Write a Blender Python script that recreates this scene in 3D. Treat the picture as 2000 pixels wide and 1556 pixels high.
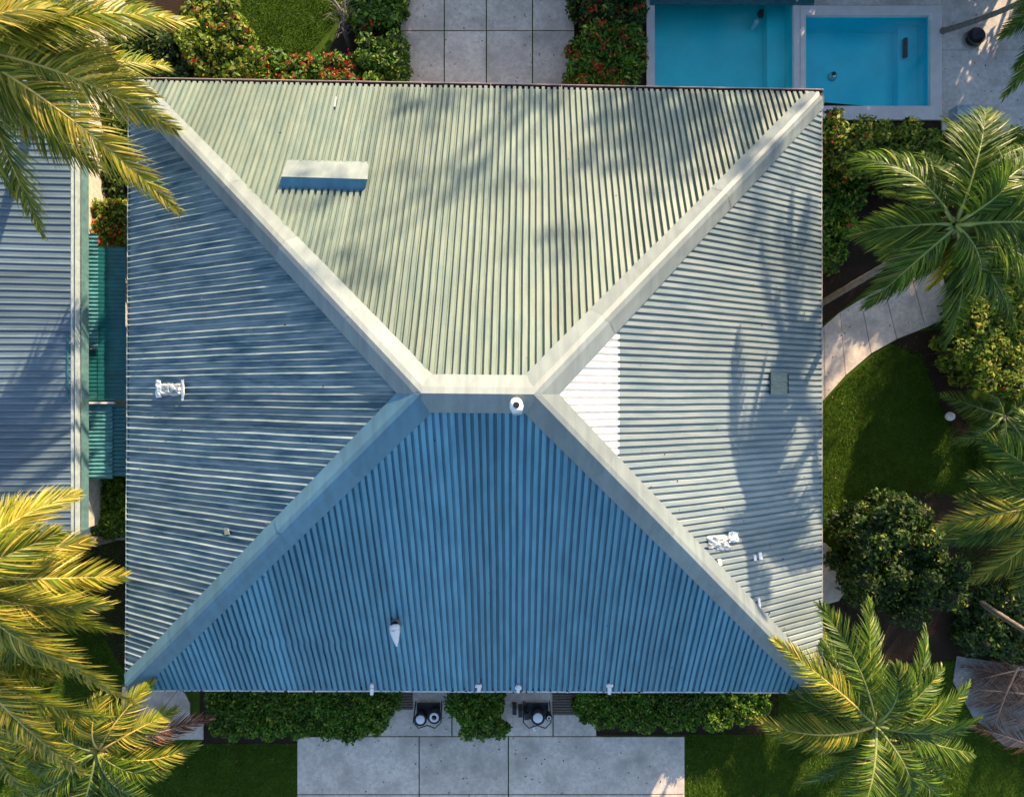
import bpy, math, random
import numpy as np
from mathutils import Vector, Matrix
R = math.radians
random.seed(7); rng = np.random.default_rng(7)
for o in list(bpy.data.objects): bpy.data.objects.remove(o)
sc = bpy.context.scene; col = sc.collection

# ------------------------------------------------------------------ camera, sky, sun, exposure
CAMH, EAVE, RIDGE = 19.5, 3.2, 7.6
K1 = 0.0133 / (CAMH - EAVE)
cam = bpy.data.cameras.new('camera'); co = bpy.data.objects.new('camera', cam); col.objects.link(co)
co.location = (0, 0, CAMH); co.rotation_euler = (0, 0, 0)
cam.sensor_width = 36; cam.lens = 18 / (1000 * K1); cam.clip_end = 2000; sc.camera = co
SUN_AZ, SUN_EL = 28, 21.0            # azimuth measured from +Y towards +X
w = bpy.data.worlds.new('World'); sc.world = w; w.use_nodes = True
nt = w.node_tree; bg = nt.nodes['Background']
sky = nt.nodes.new('ShaderNodeTexSky'); sky.sky_type = 'NISHITA'; sky.sun_disc = False
sky.sun_elevation = R(SUN_EL); sky.sun_rotation = R(SUN_AZ); sky.air_density = 1.0; sky.ozone_density = 1.6; sky.dust_density = 1.2
nt.links.new(sky.outputs[0], bg.inputs[0]); bg.inputs[1].default_value = 0.135
sl = bpy.data.lights.new('sun', 'SUN'); so = bpy.data.objects.new('sun', sl); col.objects.link(so)
sl.energy = 5.0; sl.angle = R(0.55); sl.color = (1.0, 0.76, 0.49)
sd = Vector((math.sin(R(SUN_AZ)) * math.cos(R(SUN_EL)), math.cos(R(SUN_AZ)) * math.cos(R(SUN_EL)), math.sin(R(SUN_EL))))
so.rotation_euler = sd.to_track_quat('Z', 'Y').to_euler(); so.location = (20, 30, 20)
sc.view_settings.view_transform = 'Standard'; sc.view_settings.look = 'None'
sc.view_settings.exposure = 1.2; sc.view_settings.gamma = 1.0

def P(px, py, z=0.0):
    k = K1 * (CAMH - z)
    return Vector(((px - 1000) * k, (778 - py) * k, z))

# ------------------------------------------------------------------ helpers
def tag(o, label=None, cat=None, group=None, kind=None):
    if label: o['label'] = label
    if cat: o['category'] = cat
    if group: o['group'] = group
    if kind: o['kind'] = kind
    return o
def empty(name, loc=(0, 0, 0), **k):
    o = bpy.data.objects.new(name, None); col.objects.link(o); o.location = loc
    o.empty_display_size = 0.2
    return tag(o, **k)
def link(name, me, m, parent=None, smooth=False):
    if m is not None: me.materials.append(m)
    if smooth and len(me.polygons): me.polygons.foreach_set('use_smooth', [True] * len(me.polygons))
    o = bpy.data.objects.new(name, me); col.objects.link(o)
    if parent is not None:
        o.parent = parent
        if parent.type == 'EMPTY' or True:
            # geometry is written in world space: undo the parent's own offset
            off = Vector((0, 0, 0)); p = parent
            while p is not None: off += p.location; p = p.parent
            if off.length > 0: me.transform(Matrix.Translation(-off))
    me.update()
    return o
def mesh(name, vs, fs, m, parent=None, smooth=False):
    me = bpy.data.meshes.new(name); me.from_pydata([tuple(v) for v in vs], [], fs)
    return link(name, me, m, parent, smooth)
def npmesh(name, V, F, m, parent=None):
    """V (n,3) float, F (m,k) int"""
    me = bpy.data.meshes.new(name); n, k = F.shape
    me.vertices.add(len(V)); me.vertices.foreach_set('co', V.astype(np.float32).ravel())
    me.loops.add(n * k); me.loops.foreach_set('vertex_index', F.astype(np.int32).ravel())
    me.polygons.add(n); me.polygons.foreach_set('loop_start', np.arange(0, n * k, k, dtype=np.int32))
    me.update(calc_edges=True)
    return link(name, me, m, parent)
class MB:
    def __init__(s): s.v = []; s.f = []
    def add(s, vs, fs):
        b = len(s.v); s.v += [Vector(v) for v in vs]; s.f += [tuple(i + b for i in f) for f in fs]
    def hexa(s, c):   # 8 corners, bottom 4 ccw, top 4 ccw
        s.add(c, [(3, 2, 1, 0), (4, 5, 6, 7), (0, 1, 5, 4), (1, 2, 6, 5), (2, 3, 7, 6), (3, 0, 4, 7)])
    def box(s, x0, y0, z0, x1, y1, z1):
        s.hexa([(x0, y0, z0), (x1, y0, z0), (x1, y1, z0), (x0, y1, z0), (x0, y0, z1), (x1, y0, z1), (x1, y1, z1), (x0, y1, z1)])
    def prism(s, pts, z0, z1):
        n = len(pts); vs = [(p[0], p[1], z0) for p in pts] + [(p[0], p[1], z1) for p in pts]
        area = sum(pts[i][0] * pts[(i + 1) % n][1] - pts[(i + 1) % n][0] * pts[i][1] for i in range(n))
        fs = [tuple(range(n, 2 * n)), tuple(range(n - 1, -1, -1))] + [(i, (i + 1) % n, n + (i + 1) % n, n + i) for i in range(n)]
        if area < 0: fs = [tuple(reversed(f)) for f in fs]
        s.add(vs, fs)
    def tube(s, pts, rad, n=8, cap=True):
        pts = [Vector(p) for p in pts]
        if not hasattr(rad, '__len__'): rad = [rad] * len(pts)
        rings = []; up = None
        for i, p in enumerate(pts):
            t = (pts[min(i + 1, len(pts) - 1)] - pts[max(i - 1, 0)]).normalized()
            if up is None: up = Vector((0, 0, 1)) if abs(t.z) < .9 else Vector((1, 0, 0))
            a = t.cross(up).normalized(); b = a.cross(t).normalized(); up = b
            rings.append([p + (a * math.cos(2 * math.pi * k / n) + b * math.sin(2 * math.pi * k / n)) * rad[i] for k in range(n)])
        vs = [v for r in rings for v in r]; fs = []
        for i in range(len(rings) - 1):
            for k in range(n):
                fs.append((i * n + k, i * n + (k + 1) % n, (i + 1) * n + (k + 1) % n, (i + 1) * n + k))
        if cap: fs += [tuple(range(n - 1, -1, -1)), tuple((len(rings) - 1) * n + k for k in range(n))]
        s.add(vs, fs)
    def lathe(s, c, prof, n=16, axis=None):
        c = Vector(c); ax = Vector(axis).normalized() if axis else Vector((0, 0, 1))
        a = ax.orthogonal().normalized(); b = ax.cross(a)
        vs = [c + ax * z + (a * math.cos(2 * math.pi * k / n) + b * math.sin(2 * math.pi * k / n)) * r for r, z in prof for k in range(n)]
        fs = [(i * n + k, i * n + (k + 1) % n, (i + 1) * n + (k + 1) % n, (i + 1) * n + k) for i in range(len(prof) - 1) for k in range(n)]
        s.add(vs, fs)
    def build(s, name, m, parent=None, smooth=False): return mesh(name, s.v, s.f, m, parent, smooth)

# ------------------------------------------------------------------ materials
def N(t, kind, **k):
    n = t.nodes.new(kind)
    for a, b in k.items(): setattr(n, a, b)
    return n
def newmat(name):
    m = bpy.data.materials.new(name); m.use_nodes = True
    return m, m.node_tree, m.node_tree.nodes['Principled BSDF']
def noise(t, scale, detail=6, stretch=None, rough=.6, seed=0.0):
    g = N(t, 'ShaderNodeNewGeometry'); mp = N(t, 'ShaderNodeMapping')
    mp.inputs['Location'].default_value = (seed, seed * .7, seed * .3)
    if stretch: mp.inputs['Scale'].default_value = stretch
    n = N(t, 'ShaderNodeTexNoise'); n.inputs['Scale'].default_value = scale; n.inputs['Detail'].default_value = detail
    n.inputs['Roughness'].default_value = rough
    t.links.new(g.outputs['Position'], mp.inputs[0]); t.links.new(mp.outputs[0], n.inputs['Vector'])
    return n.outputs['Fac']
def ramp(t, fac, stops):
    r = N(t, 'ShaderNodeValToRGB'); e = r.color_ramp.elements
    while len(e) < len(stops): e.new(.5)
    for i, (p, c) in enumerate(stops):
        e[i].position = p; e[i].color = (*c, 1) if len(c) == 3 else c
    t.links.new(fac, r.inputs[0]); return r.outputs[0]
def mix(t, fac, a, b, mode='MIX'):
    m = N(t, 'ShaderNodeMix', data_type='RGBA', blend_type=mode)
    for i, x in ((0, fac), (6, a), (7, b)):
        if isinstance(x, (int, float)): m.inputs[i].default_value = x
        elif isinstance(x, tuple): m.inputs[i].default_value = (*x, 1)
        else: t.links.new(x, m.inputs[i])
    return m.outputs[2]
def bump(t, p, h, strength, dist=.02):
    b = N(t, 'ShaderNodeBump'); b.inputs['Strength'].default_value = strength; b.inputs['Distance'].default_value = dist
    t.links.new(h, b.inputs['Height']); t.links.new(b.outputs[0], p.inputs['Normal'])
def plain(name, c, rough=.6, metal=0, var=.25, scale=6, bmp=.0, bs=40, dist=.01):
    m, t, p = newmat(name)
    f = noise(t, scale)
    c2 = tuple(max(0, x * (1 - var)) for x in c); c3 = tuple(min(1, x * (1 + var)) for x in c)
    t.links.new(ramp(t, f, [(.3, c2), (.7, c3)]), p.inputs['Base Color'])
    p.inputs['Roughness'].default_value = rough; p.inputs['Metallic'].default_value = metal
    if bmp: bump(t, p, noise(t, bs), bmp, dist)
    return m
def roofmat(name, c, dirt, along, chip=0.0, chipc=(.75, .72, .70), big=.25):
    m, t, p = newmat(name)
    st = (1, .12, .3) if along == 'y' else (.12, 1, .3)
    a = noise(t, 5.5, stretch=st); b = noise(t, .9, 4, seed=4.0); d = noise(t, 38, 3)
    base = mix(t, ramp(t, a, [(.40, (0, 0, 0)), (.64, (1, 1, 1))]), c, dirt)
    base = mix(t, ramp(t, b, [(.35, (0, 0, 0)), (.7, (big,) * 3)]), base, tuple(x * .62 for x in c))
    oi = N(t, 'ShaderNodeObjectInfo')
    r = N(t, 'ShaderNodeMapRange'); r.inputs[3].default_value = .84; r.inputs[4].default_value = 1.1
    t.links.new(oi.outputs['Random'], r.inputs[0])
    hsv = N(t, 'ShaderNodeHueSaturation'); t.links.new(base, hsv.inputs['Color']); t.links.new(r.outputs[0], hsv.inputs['Value'])
    base = hsv.outputs[0]
    if chip:
        st2 = (4, 1, 2) if along == 'y' else (1, 4, 2)
        e = noise(t, 1.6, 7, stretch=st2, rough=.7, seed=9.0)
        base = mix(t, ramp(t, e, [(.63 - chip * .1, (0, 0, 0)), (.66 - chip * .1, (1, 1, 1))]), base, chipc)
    t.links.new(base, p.inputs['Base Color'])
    p.inputs['Roughness'].default_value = .5; p.inputs['Specular IOR Level'].default_value = .35
    bump(t, p, mix(t, .5, a, d), .25, .01)
    return m
def leafmat(name, stops, rough=.5, trans=.3, spec=.2):
    m, t, p = newmat(name)
    g = N(t, 'ShaderNodeNewGeometry')
    c = ramp(t, g.outputs['Random Per Island'], stops)
    big = noise(t, 1.3, 3)
    hsv = N(t, 'ShaderNodeHueSaturation'); r = N(t, 'ShaderNodeMapRange'); r.inputs[1].default_value = .3; r.inputs[2].default_value = .7
    r.inputs[3].default_value = .65; r.inputs[4].default_value = 1.3
    t.links.new(big, r.inputs[0]); t.links.new(r.outputs[0], hsv.inputs['Value']); t.links.new(c, hsv.inputs['Color'])
    t.links.new(hsv.outputs[0], p.inputs['Base Color'])
    p.inputs['Roughness'].default_value = rough; p.inputs['Specular IOR Level'].default_value = spec
    tr = N(t, 'ShaderNodeBsdfTranslucent'); t.links.new(hsv.outputs[0], tr.inputs[0])
    mx = N(t, 'ShaderNodeMixShader'); mx.inputs[0].default_value = trans
    out = t.nodes['Material Output']
    t.links.new(p.outputs[0], mx.inputs[1]); t.links.new(tr.outputs[0], mx.inputs[2]); t.links.new(mx.outputs[0], out.inputs[0])
    return m

ROOF_SHADED = (.13, .325, .43); SHADED_DIRT = (.085, .24, .335)
M = {}
M['roof_n'] = roofmat('roof_sunlit_north', (.205, .255, .21), (.135, .195, .175), 'y', big=.45)
M['roof_s'] = roofmat('roof_shaded_south', ROOF_SHADED, SHADED_DIRT, 'y', big=.3)
M['roof_w'] = roofmat('roof_shaded_west', (.28, .36, .38), (.05, .13, .185), 'x', chip=0, big=.4)  # dark streak colour also stands in for shade in the west pans
M['roof_e'] = roofmat('roof_sunlit_east', (.285, .335, .335), (.185, .25, .275), 'x', chip=0)
M['roof_white'] = plain('white_roof_coating', (.80, .79, .76), .5, var=.05)
M['cap'] = roofmat('cap_paint', (.24, .285, .285), (.19, .225, .235), 'y', big=.25)
M['cap_shaded'] = roofmat('cap_paint_shaded', (.115, .25, .335), (.10, .19, .25), 'y', big=.25)  # bluer copy of the cap paint, south-west hip's shade put into the colour
M['gutter_red'] = plain('brown_red_gutter', (.10, .055, .05), .5, var=.4, scale=4)
M['gutter_white'] = plain('white_gutter', (.72, .72, .70), .5, var=.12)
M['gutter_pink'] = plain('pinkish_gutter', (.50, .38, .34), .55, var=.2)
M['gutter_grey'] = plain('grey_green_gutter', (.40, .46, .42), .55, var=.25)
M['dark'] = plain('dark_debris', (.03, .025, .02), .9)
M['wall'] = plain('render_wall', (.60, .55, .47), .85, bmp=.2)
M['teal'] = plain('teal_paint', (.02, .13, .15), .45, var=.25)
M['teal_glass'] = plain('teal_glazed_wall', (.015, .11, .12), .2, var=.3, scale=2)
M['neigh'] = roofmat('neighbour_roof_paint', (.14, .20, .245), (.10, .145, .18), 'x', big=.3)
M['white'] = plain('white_paint', (.80, .80, .78), .4, var=.05)
M['black'] = plain('black_plastic', (.02, .02, .022), .4)
M['steel'] = plain('galvanised_steel', (.55, .56, .56), .35, metal=.7, var=.3, scale=20)
M['silver'] = plain('crumpled_silver', (.50, .52, .52), .4, metal=.3, var=.5, scale=25)
M['glass'] = plain('greenish_skylight_glass', (.12, .17, .13), .12, var=.3, scale=9)
def concrete(name, c, joint=.02):
    m, t, p = newmat(name)
    a = noise(t, 1.1, 8, rough=.65); b = noise(t, 9, 8, rough=.7, seed=3); d = noise(t, 70, 3)
    base = ramp(t, a, [(.32, tuple(x * .62 for x in c)), (.5, c), (.68, tuple(x * 1.18 for x in c))])
    base = mix(t, ramp(t, b, [(.40, (.55,) * 3), (.58, (0, 0, 0))]), base, tuple(x * .62 for x in c))
    oi = N(t, 'ShaderNodeObjectInfo'); r = N(t, 'ShaderNodeMapRange'); r.inputs[3].default_value = .9; r.inputs[4].default_value = 1.07
    t.links.new(oi.outputs['Random'], r.inputs[0])
    hsv = N(t, 'ShaderNodeHueSaturation'); t.links.new(base, hsv.inputs['Color']); t.links.new(r.outputs[0], hsv.inputs['Value'])
    t.links.new(hsv.outputs[0], p.inputs['Base Color']); p.inputs['Roughness'].default_value = .85
    bump(t, p, mix(t, .5, b, d), .3, .01)
    return m
M['conc'] = concrete('concrete', (.64, .55, .46))
M['conc2'] = concrete('pale_concrete', (.66, .57, .48))
M['deck'] = concrete('pool_deck_concrete', (.66, .61, .55))
M['slab_old'] = concrete('old_grey_slab', (.30, .29, .28))
M['coping'] = plain('white_coping', (.72, .68, .64), .6, var=.08, scale=3, bmp=.1)
def grassmat(name, a, b, c):
    m, t, p = newmat(name)
    f = noise(t, 2.2, 6); g = noise(t, 60, 4); 
    base = mix(t, .5, ramp(t, f, [(.3, a), (.55, b), (.75, c)]), ramp(t, g, [(.35, tuple(x * .4 for x in a)), (.7, c)]))
    t.links.new(base, p.inputs['Base Color']); p.inputs['Roughness'].default_value = .9; p.inputs['Specular IOR Level'].default_value = .1
    bump(t, p, g, .8, .03)
    return m
M['ground'] = grassmat('lawn_ground', (.035, .07, .005), (.06, .115, .009), (.10, .165, .018))
M['mulch'] = grassmat('mulch', (.025, .016, .010), (.04, .026, .017), (.07, .045, .03))
M['blade'] = leafmat('grass_blades', [(0, (.035, .08, .006)), (.5, (.065, .14, .010)), (1, (.13, .20, .02))], trans=.3, spec=.15)
M['hedge'] = leafmat('hedge_leaves', [(0, (.02, .06, .005)), (.5, (.06, .16, .010)), (.85, (.14, .25, .018)), (1, (.36, .34, .04))], trans=.25)
M['hedge_y'] = leafmat('yellow_green_leaves', [(0, (.03, .07, .006)), (.4, (.12, .20, .014)), (.75, (.22, .29, .03)), (1, (.46, .38, .06))], trans=.3)
M['dark_leaf'] = leafmat('dark_glossy_leaves', [(0, (.012, .035, .006)), (.6, (.025, .065, .010)), (.9, (.06, .11, .015)), (1, (.28, .28, .03))], trans=.15)
M['core'] = plain('hedge_core', (.02, .022, .010), .95, var=.4)
M['red'] = leafmat('red_petals', [(0, (.25, .01, .01)), (.6, (.45, .02, .015)), (1, (.55, .14, .05))], trans=.2)
M['palm_g'] = leafmat('palm_leaflets_green', [(0, (.025, .06, .005)), (.5, (.075, .15, .010)), (.85, (.17, .25, .02)), (1, (.42, .38, .06))], trans=.32, rough=.42, spec=.3)
M['palm_y'] = leafmat('palm_leaflets_golden', [(0, (.09, .14, .010)), (.4, (.27, .28, .02)), (.78, (.50, .38, .045)), (1, (.75, .55, .12))], trans=.32, rough=.42, spec=.3)
M['palm_m'] = leafmat('palm_leaflets_mixed', [(0, (.06, .11, .008)), (.45, (.19, .24, .018)), (.8, (.40, .34, .03)), (1, (.62, .46, .08))], trans=.32, rough=.42, spec=.3)
M['palm_d'] = leafmat('palm_leaflets_dry', [(0, (.05, .022, .012)), (.5, (.13, .06, .035)), (1, (.36, .20, .12))], trans=.15, rough=.7)
M['rachis'] = plain('palm_midrib', (.20, .24, .05), .5, var=.3, scale=3)
M['rachis_y'] = plain('palm_midrib_yellow', (.55, .40, .10), .5, var=.25, scale=3)
M['rachis_d'] = plain('palm_midrib_dry', (.42, .26, .17), .7, var=.3, scale=5)
M['trunk'] = plain('palm_trunk', (.20, .17, .14), .9, var=.45, scale=14, bmp=.6, bs=30, dist=.03)
M['wood'] = plain('weathered_wood', (.16, .12, .09), .85, var=.35, scale=12)
M['tile_mat'] = plain('pool_plaster', (.04, .86, .86), .6, var=.08, scale=1.2)
M['tile_mat2'] = plain('spa_plaster', (.03, .86, .95), .6, var=.08, scale=1.2)
def watermat():
    m, t, p = newmat('pool_water'); t.nodes.remove(p)
    tr = N(t, 'ShaderNodeBsdfTransparent'); tr.inputs[0].default_value = (.92, 1, 1, 1)
    gl = N(t, 'ShaderNodeBsdfGlossy'); gl.inputs['Roughness'].default_value = .04
    lw = N(t, 'ShaderNodeFresnel'); lw.inputs[0].default_value = 1.33
    b = N(t, 'ShaderNodeBump'); b.inputs['Strength'].default_value = .5; b.inputs['Distance'].default_value = .02
    t.links.new(noise(t, 7, 3), b.inputs['Height']); t.links.new(b.outputs[0], gl.inputs['Normal']); t.links.new(b.outputs[0], lw.inputs['Normal'])
    mx = N(t, 'ShaderNodeMixShader'); t.links.new(lw.outputs[0], mx.inputs[0]); t.links.new(tr.outputs[0], mx.inputs[1]); t.links.new(gl.outputs[0], mx.inputs[2])
    t.links.new(mx.outputs[0], t.nodes['Material Output'].inputs[0]); return m
M['water'] = watermat()

# ------------------------------------------------------------------ ground, lawns, paving
hx0, hy1 = P(1262, -260)[0], P(0, -260)[1]; hx1, hy0 = P(1838, 0)[0], P(0, 236)[1]     # hole where the pools are sunk
mb = MB(); B = 260
mb.add([(-B, -B, 0), (B, -B, 0), (B, B, 0), (-B, B, 0), (hx0, hy0, 0), (hx1, hy0, 0), (hx1, hy1, 0), (hx0, hy1, 0)],
       [(0, 1, 5, 4), (1, 2, 6, 5), (2, 3, 7, 6), (3, 0, 4, 7)])
tag(mb.build('ground', M['ground']), kind='structure')

def polypx(pts, z=0): return [P(x, y, z) for x, y in pts]
def slabset(name, label_kind, polys, z1, m, z0=-.05, child='slab'):
    root = empty(name); tag(root, kind='structure')
    for p in polys:
        mb = MB(); mb.prism([(q[0], q[1]) for q in p], z0, z1 + random.uniform(-.002, .002))
        mb.build(child, m, root)
    return root
g = 1.1
def rectpx(x0, y0, x1, y1, gap=g, z=0): return polypx([(x0 + gap, y1 - gap), (x1 - gap, y1 - gap), (x1 - gap, y0 + gap), (x0 + gap, y0 + gap)], z)
# upper driveway
xs = [782, 868, 950, 1040, 1122]; ys = [-330, -200, -75, 62, 190, 320]
slabset('driveway', '', [rectpx(xs[i], ys[j], xs[i + 1], ys[j + 1]) for i in range(4) for j in range(5)], .05, M['conc'])
# lower driveway
xs = [581, 819, 993, 1165, 1337]; ys = [1436, 1549, 1680, 1820]
polys = [rectpx(xs[i] if j or i else xs[i], ys[j], xs[i + 1], ys[j + 1]) for i in range(4) for j in range(3) if i != 2]
polys = [rectpx(581, ys[j], 819, ys[j + 1]) for j in range(3)] + [rectpx(819, ys[j], 993, ys[j + 1]) for j in range(3)] + [rectpx(993, ys[j], 1337, ys[j + 1]) for j in range(3)]
polys += [rectpx(700, 1330, 883, 1436), rectpx(883, 1330, 978, 1436), rectpx(978, 1330, 1080, 1436), rectpx(1080, 1330, 1165, 1436)]
slabset('driveway', '', polys, .05, M['conc2'])
# curved garden path east
outer = [(1560, 690), (1608, 638), (1640, 610), (1680, 585), (1725, 562), (1780, 545), (1835, 520)]
inner = [(1560, 830), (1610, 778), (1650, 733), (1700, 690), (1750, 662), (1806, 640), (1860, 615)]
polys = []
for i in range(6):
    o0, o1, i0, i1 = [Vector(v) for v in (outer[i], outer[i + 1], inner[i], inner[i + 1])]
    d = 0.012
    polys.append(polypx([tuple(i0.lerp(i1, d)), tuple(i1.lerp(i0, d)), tuple(o1.lerp(o0, d)), tuple(o0.lerp(o1, d))]))
slabset('path', '', polys, .045, M['conc2'])
slabset('path', '', [polypx([(1560, 1120), (1590, 1185), (1637, 1172), (1668, 1128), (1612, 1060), (1560, 1040)])], .045, M['conc2'])
slabset('path', '', [polypx([(240, 1340), (240, 1442), (398, 1442), (398, 1402), (372, 1402), (372, 1372), (362, 1352), (330, 1330)])], .045, M['conc'])
slabset('path', '', [polypx([(145, 1060), (178, 1060), (178, 895), (145, 895)])], .045, M['conc2'])
slabset('path', '', [polypx([(1868, 1280), (1860, 1330), (1900, 1400), (1960, 1455), (2100, 1470), (2100, 1330), (2000, 1300)])], .03, M['slab_old'])
# mulch beds
for i, pl in enumerate([[(1606, 560), (1606, 200), (1900, 225), (2100, 235), (2100, 760), (1880, 760), (1850, 640), (1770, 545), (1700, 560), (1606, 635)],
           [(1640, 1040), (1700, 960), (1850, 960), (2100, 1000), (2100, 1300), (1900, 1290), (1600, 1300), (1600, 1190), (1665, 1150)],
           [(60, 150), (60, -60), (390, -60), (470, 70), (560, 110), (640, 110), (680, 0), (690, -60), (781, -60), (781, 200), (60, 200)],
           [(1123, -60), (1262, -60), (1262, 190), (1123, 190)], [(390, 1320), (390, 1452), (581, 1452), (581, 1432), (700, 1432), (700, 1320)],
           [(1165, 1320), (1165, 1434), (1520, 1434), (1520, 1320)],
           [(1738, 670), (1790, 648), (1870, 640), (1900, 860), (1870, 870), (1840, 800), (1800, 700)],
           [(130, 200), (260, 200), (260, 1340), (130, 1120)]]):
    mb = MB(); v = polypx(pl)
    mb.add([(p[0], p[1], .006 + i * .0005) for p in v][::-1] if sum(v[k][0] * v[(k + 1) % len(v)][1] - v[(k + 1) % len(v)][0] * v[k][1] for k in range(len(v))) < 0 else [(p[0], p[1], .006 + i * .0005) for p in v], [tuple(range(len(v)))])
    tag(mb.build('soil', M['mulch']), kind='structure')

# grass blades over the lawns that are in view
def inpoly(X, Y, poly):
    ins = np.zeros(len(X), bool); n = len(poly)
    for i in range(n):
        x0, y0 = poly[i][0], poly[i][1]; x1, y1 = poly[(i + 1) % n][0], poly[(i + 1) % n][1]
        c = ((y0 > Y) != (y1 > Y)) & (X < (x1 - x0) * (Y - y0) / (y1 - y0 + 1e-12) + x0)
        ins ^= c
    return ins
def blades(poly, dens, h=.06):
    a = np.array([[p[0], p[1]] for p in poly]); lo, hi = a.min(0), a.max(0)
    n = int((hi - lo).prod() * dens); xy = rng.uniform(lo, hi, (n, 2)); xy = xy[inpoly(xy[:, 0], xy[:, 1], a)]; n = len(xy)
    th = rng.uniform(0, 2 * np.pi, n); wd = rng.uniform(.006, .012, n); hh = rng.uniform(.5, 1.2, n) * h
    ln = rng.normal(0, .5, (n, 2)) * hh[:, None] * 1.2
    dx = np.stack([np.cos(th), np.sin(th)], 1) * wd[:, None]
    z0 = np.full((n, 1), .0)
    return np.stack([np.hstack([xy - dx, z0]), np.hstack([xy + dx, z0]), np.hstack([xy + ln, hh[:, None]])], 1).reshape(-1, 3)
LAWNS = [[(440, -60), (500, 90), (600, 110), (660, 40), (690, -60)],
         [(1608, 785), (1655, 738), (1705, 694), (1755, 668), (1800, 690), (1850, 820), (1905, 870), (1920, 960), (1700, 985), (1640, 1050), (1608, 1050)],
         [(1340, 1430), (1500, 1425), (1900, 1425), (2010, 1480), (2010, 1580), (1340, 1580)],
         [(200, 1450), (400, 1450), (578, 1455), (578, 1580), (150, 1580)],
         [(1490, 1345), (1900, 1280), (2010, 1290), (2010, 1480), (1900, 1425), (1490, 1425)], [(-10, 1100), (130, 1100), (240, 1340), (240, 1450), (200, 1570), (-10, 1570)], [(1880, 800), (2010, 760), (2010, 1060), (1900, 1000)],
         [(1860, 1000), (2010, 1060), (2010, 1290), (1880, 1270)], [(130, 1060), (244, 1060), (244, 1330), (130, 1330)]]
V = np.concatenate([blades(polypx(l), 1500) for l in LAWNS])
tag(npmesh('grass', V, np.arange(len(V)).reshape(-1, 3), M['blade']), 'short dark green lawn grass around the house and beside the paths', 'grass', kind='stuff')

# ------------------------------------------------------------------ pools and deck
def rx(x0, y0, x1, y1, z=0):     # px rect -> world x0,y0,x1,y1 (min/max)
    a = P(x0, y1, z); b = P(x1, y0, z); return a[0], a[1], b[0], b[1]
deck = tag(empty('pool_deck'), kind='structure')
for r in [(1838, -330, 2300, 100), (1838, 100, 2300, 256), (1560, -330, 1838, 13)]:
    x0, y0, x1, y1 = rx(*r); mb = MB(); mb.box(x0 + .006, y0 + .006, -.05, x1 - .006, y1 - .006, .05 + random.uniform(0, .003)); mb.build('slab', M['deck'], deck)
def pool(name, label, ix, cop, depth, pm, wallx=None):
    """ix inner rect px; cop outer rect px"""
    x0, y0, x1, y1 = rx(*ix); X0, Y0, X1, Y1 = rx(*cop)
    root = empty(name, ((x0 + x1) / 2, (y0 + y1) / 2, 0), label=label, cat='swimming pool' if 'main' in name or name == 'swimming_pool' else 'spa pool')
    mb = MB(); D = -depth; T = .0
    mb.add([(x0, y0, D), (x1, y0, D), (x1, y1, D), (x0, y1, D), (x0, y0, T), (x1, y0, T), (x1, y1, T), (x0, y1, T)],
           [(0, 1, 2, 3), (0, 4, 5, 1), (1, 5, 6, 2), (2, 6, 7, 3), (3, 7, 4, 0)])
    mb.build('basin', pm, root)
    mb = MB(); mb.add([(x0, y0, -.09), (x1, y0, -.09), (x1, y1, -.09), (x0, y1, -.09)], [(0, 1, 2, 3)]); mb.build('water', M['water'], root)
    zt, zb, o = .075, -.03, .012
    for q in [(X0, Y0, X1, y0 + o), (X0, y1 - o, X1, Y1), (X0, y0 + o, x0 + o, y1 - o), (x1 - o, y0 + o, X1, y1 - o)]:
        mb = MB(); mb.box(q[0], q[1], zb, q[2], q[3], zt); mb.build('coping', M['coping'], root)
    return root
mp = pool('swimming_pool', 'large turquoise swimming pool cut off by the roof edge, left of the small pool', (1277, -240, 1549, 214), (1262, -262, 1560, 236), 1.0, M['tile_mat'])
x0, y0, x1, y1 = rx(1277, -240, 1549, 214)
mb = MB()      # ledge along the east side and steps
mb.box(x1 - .55, y0, -1.0, x1, y1, -.62); mb.build('bench_ledge', M['tile_mat'], mp)
a = P(1487, 28, -.98); mb = MB(); mb.lathe(a, [(.0, .06), (.10, .06), (.13, .04), (.13, -.1)], 16); mb.build('drain_cover', M['wood'], mp)
a = P(1477, 44, -.6); mb = MB(); mb.lathe(a, [(.0, .05), (.07, .05), (.08, .03), (.08, -.3), (0, -.3)], 16)
mb.build('underwater_light', M['white'], mp)
sp = pool('spa_pool', 'small rectangular turquoise spa pool with broad white coping', (1571, 32, 1815, 210), (1561, 14, 1837, 236), .9, M['tile_mat2'])
x0, y0, x1, y1 = rx(1571, 32, 1815, 210)
mb = MB(); mb.box(x1 - .6, y0, -.9, x1, y1, -.6); mb.build('bench_ledge', M['tile_mat2'], sp)
mb = MB(); a, b = P(1768, 76, -.52), P(1768, 112, -.52); mb.tube([a, b], .07, 10); mb.build('filter_tube', M['black'], sp, True)
# teal cover edge at the very top
mb = MB(); a, b = P(1270, -60, .12), P(1590, 9, .12)
mb.box(a[0], b[1], .08, b[0], a[1], .15); o = mb.build('pool_cover', M['teal']); tag(o, 'teal cover slab over the far end of the large pool', 'pool cover')
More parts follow.
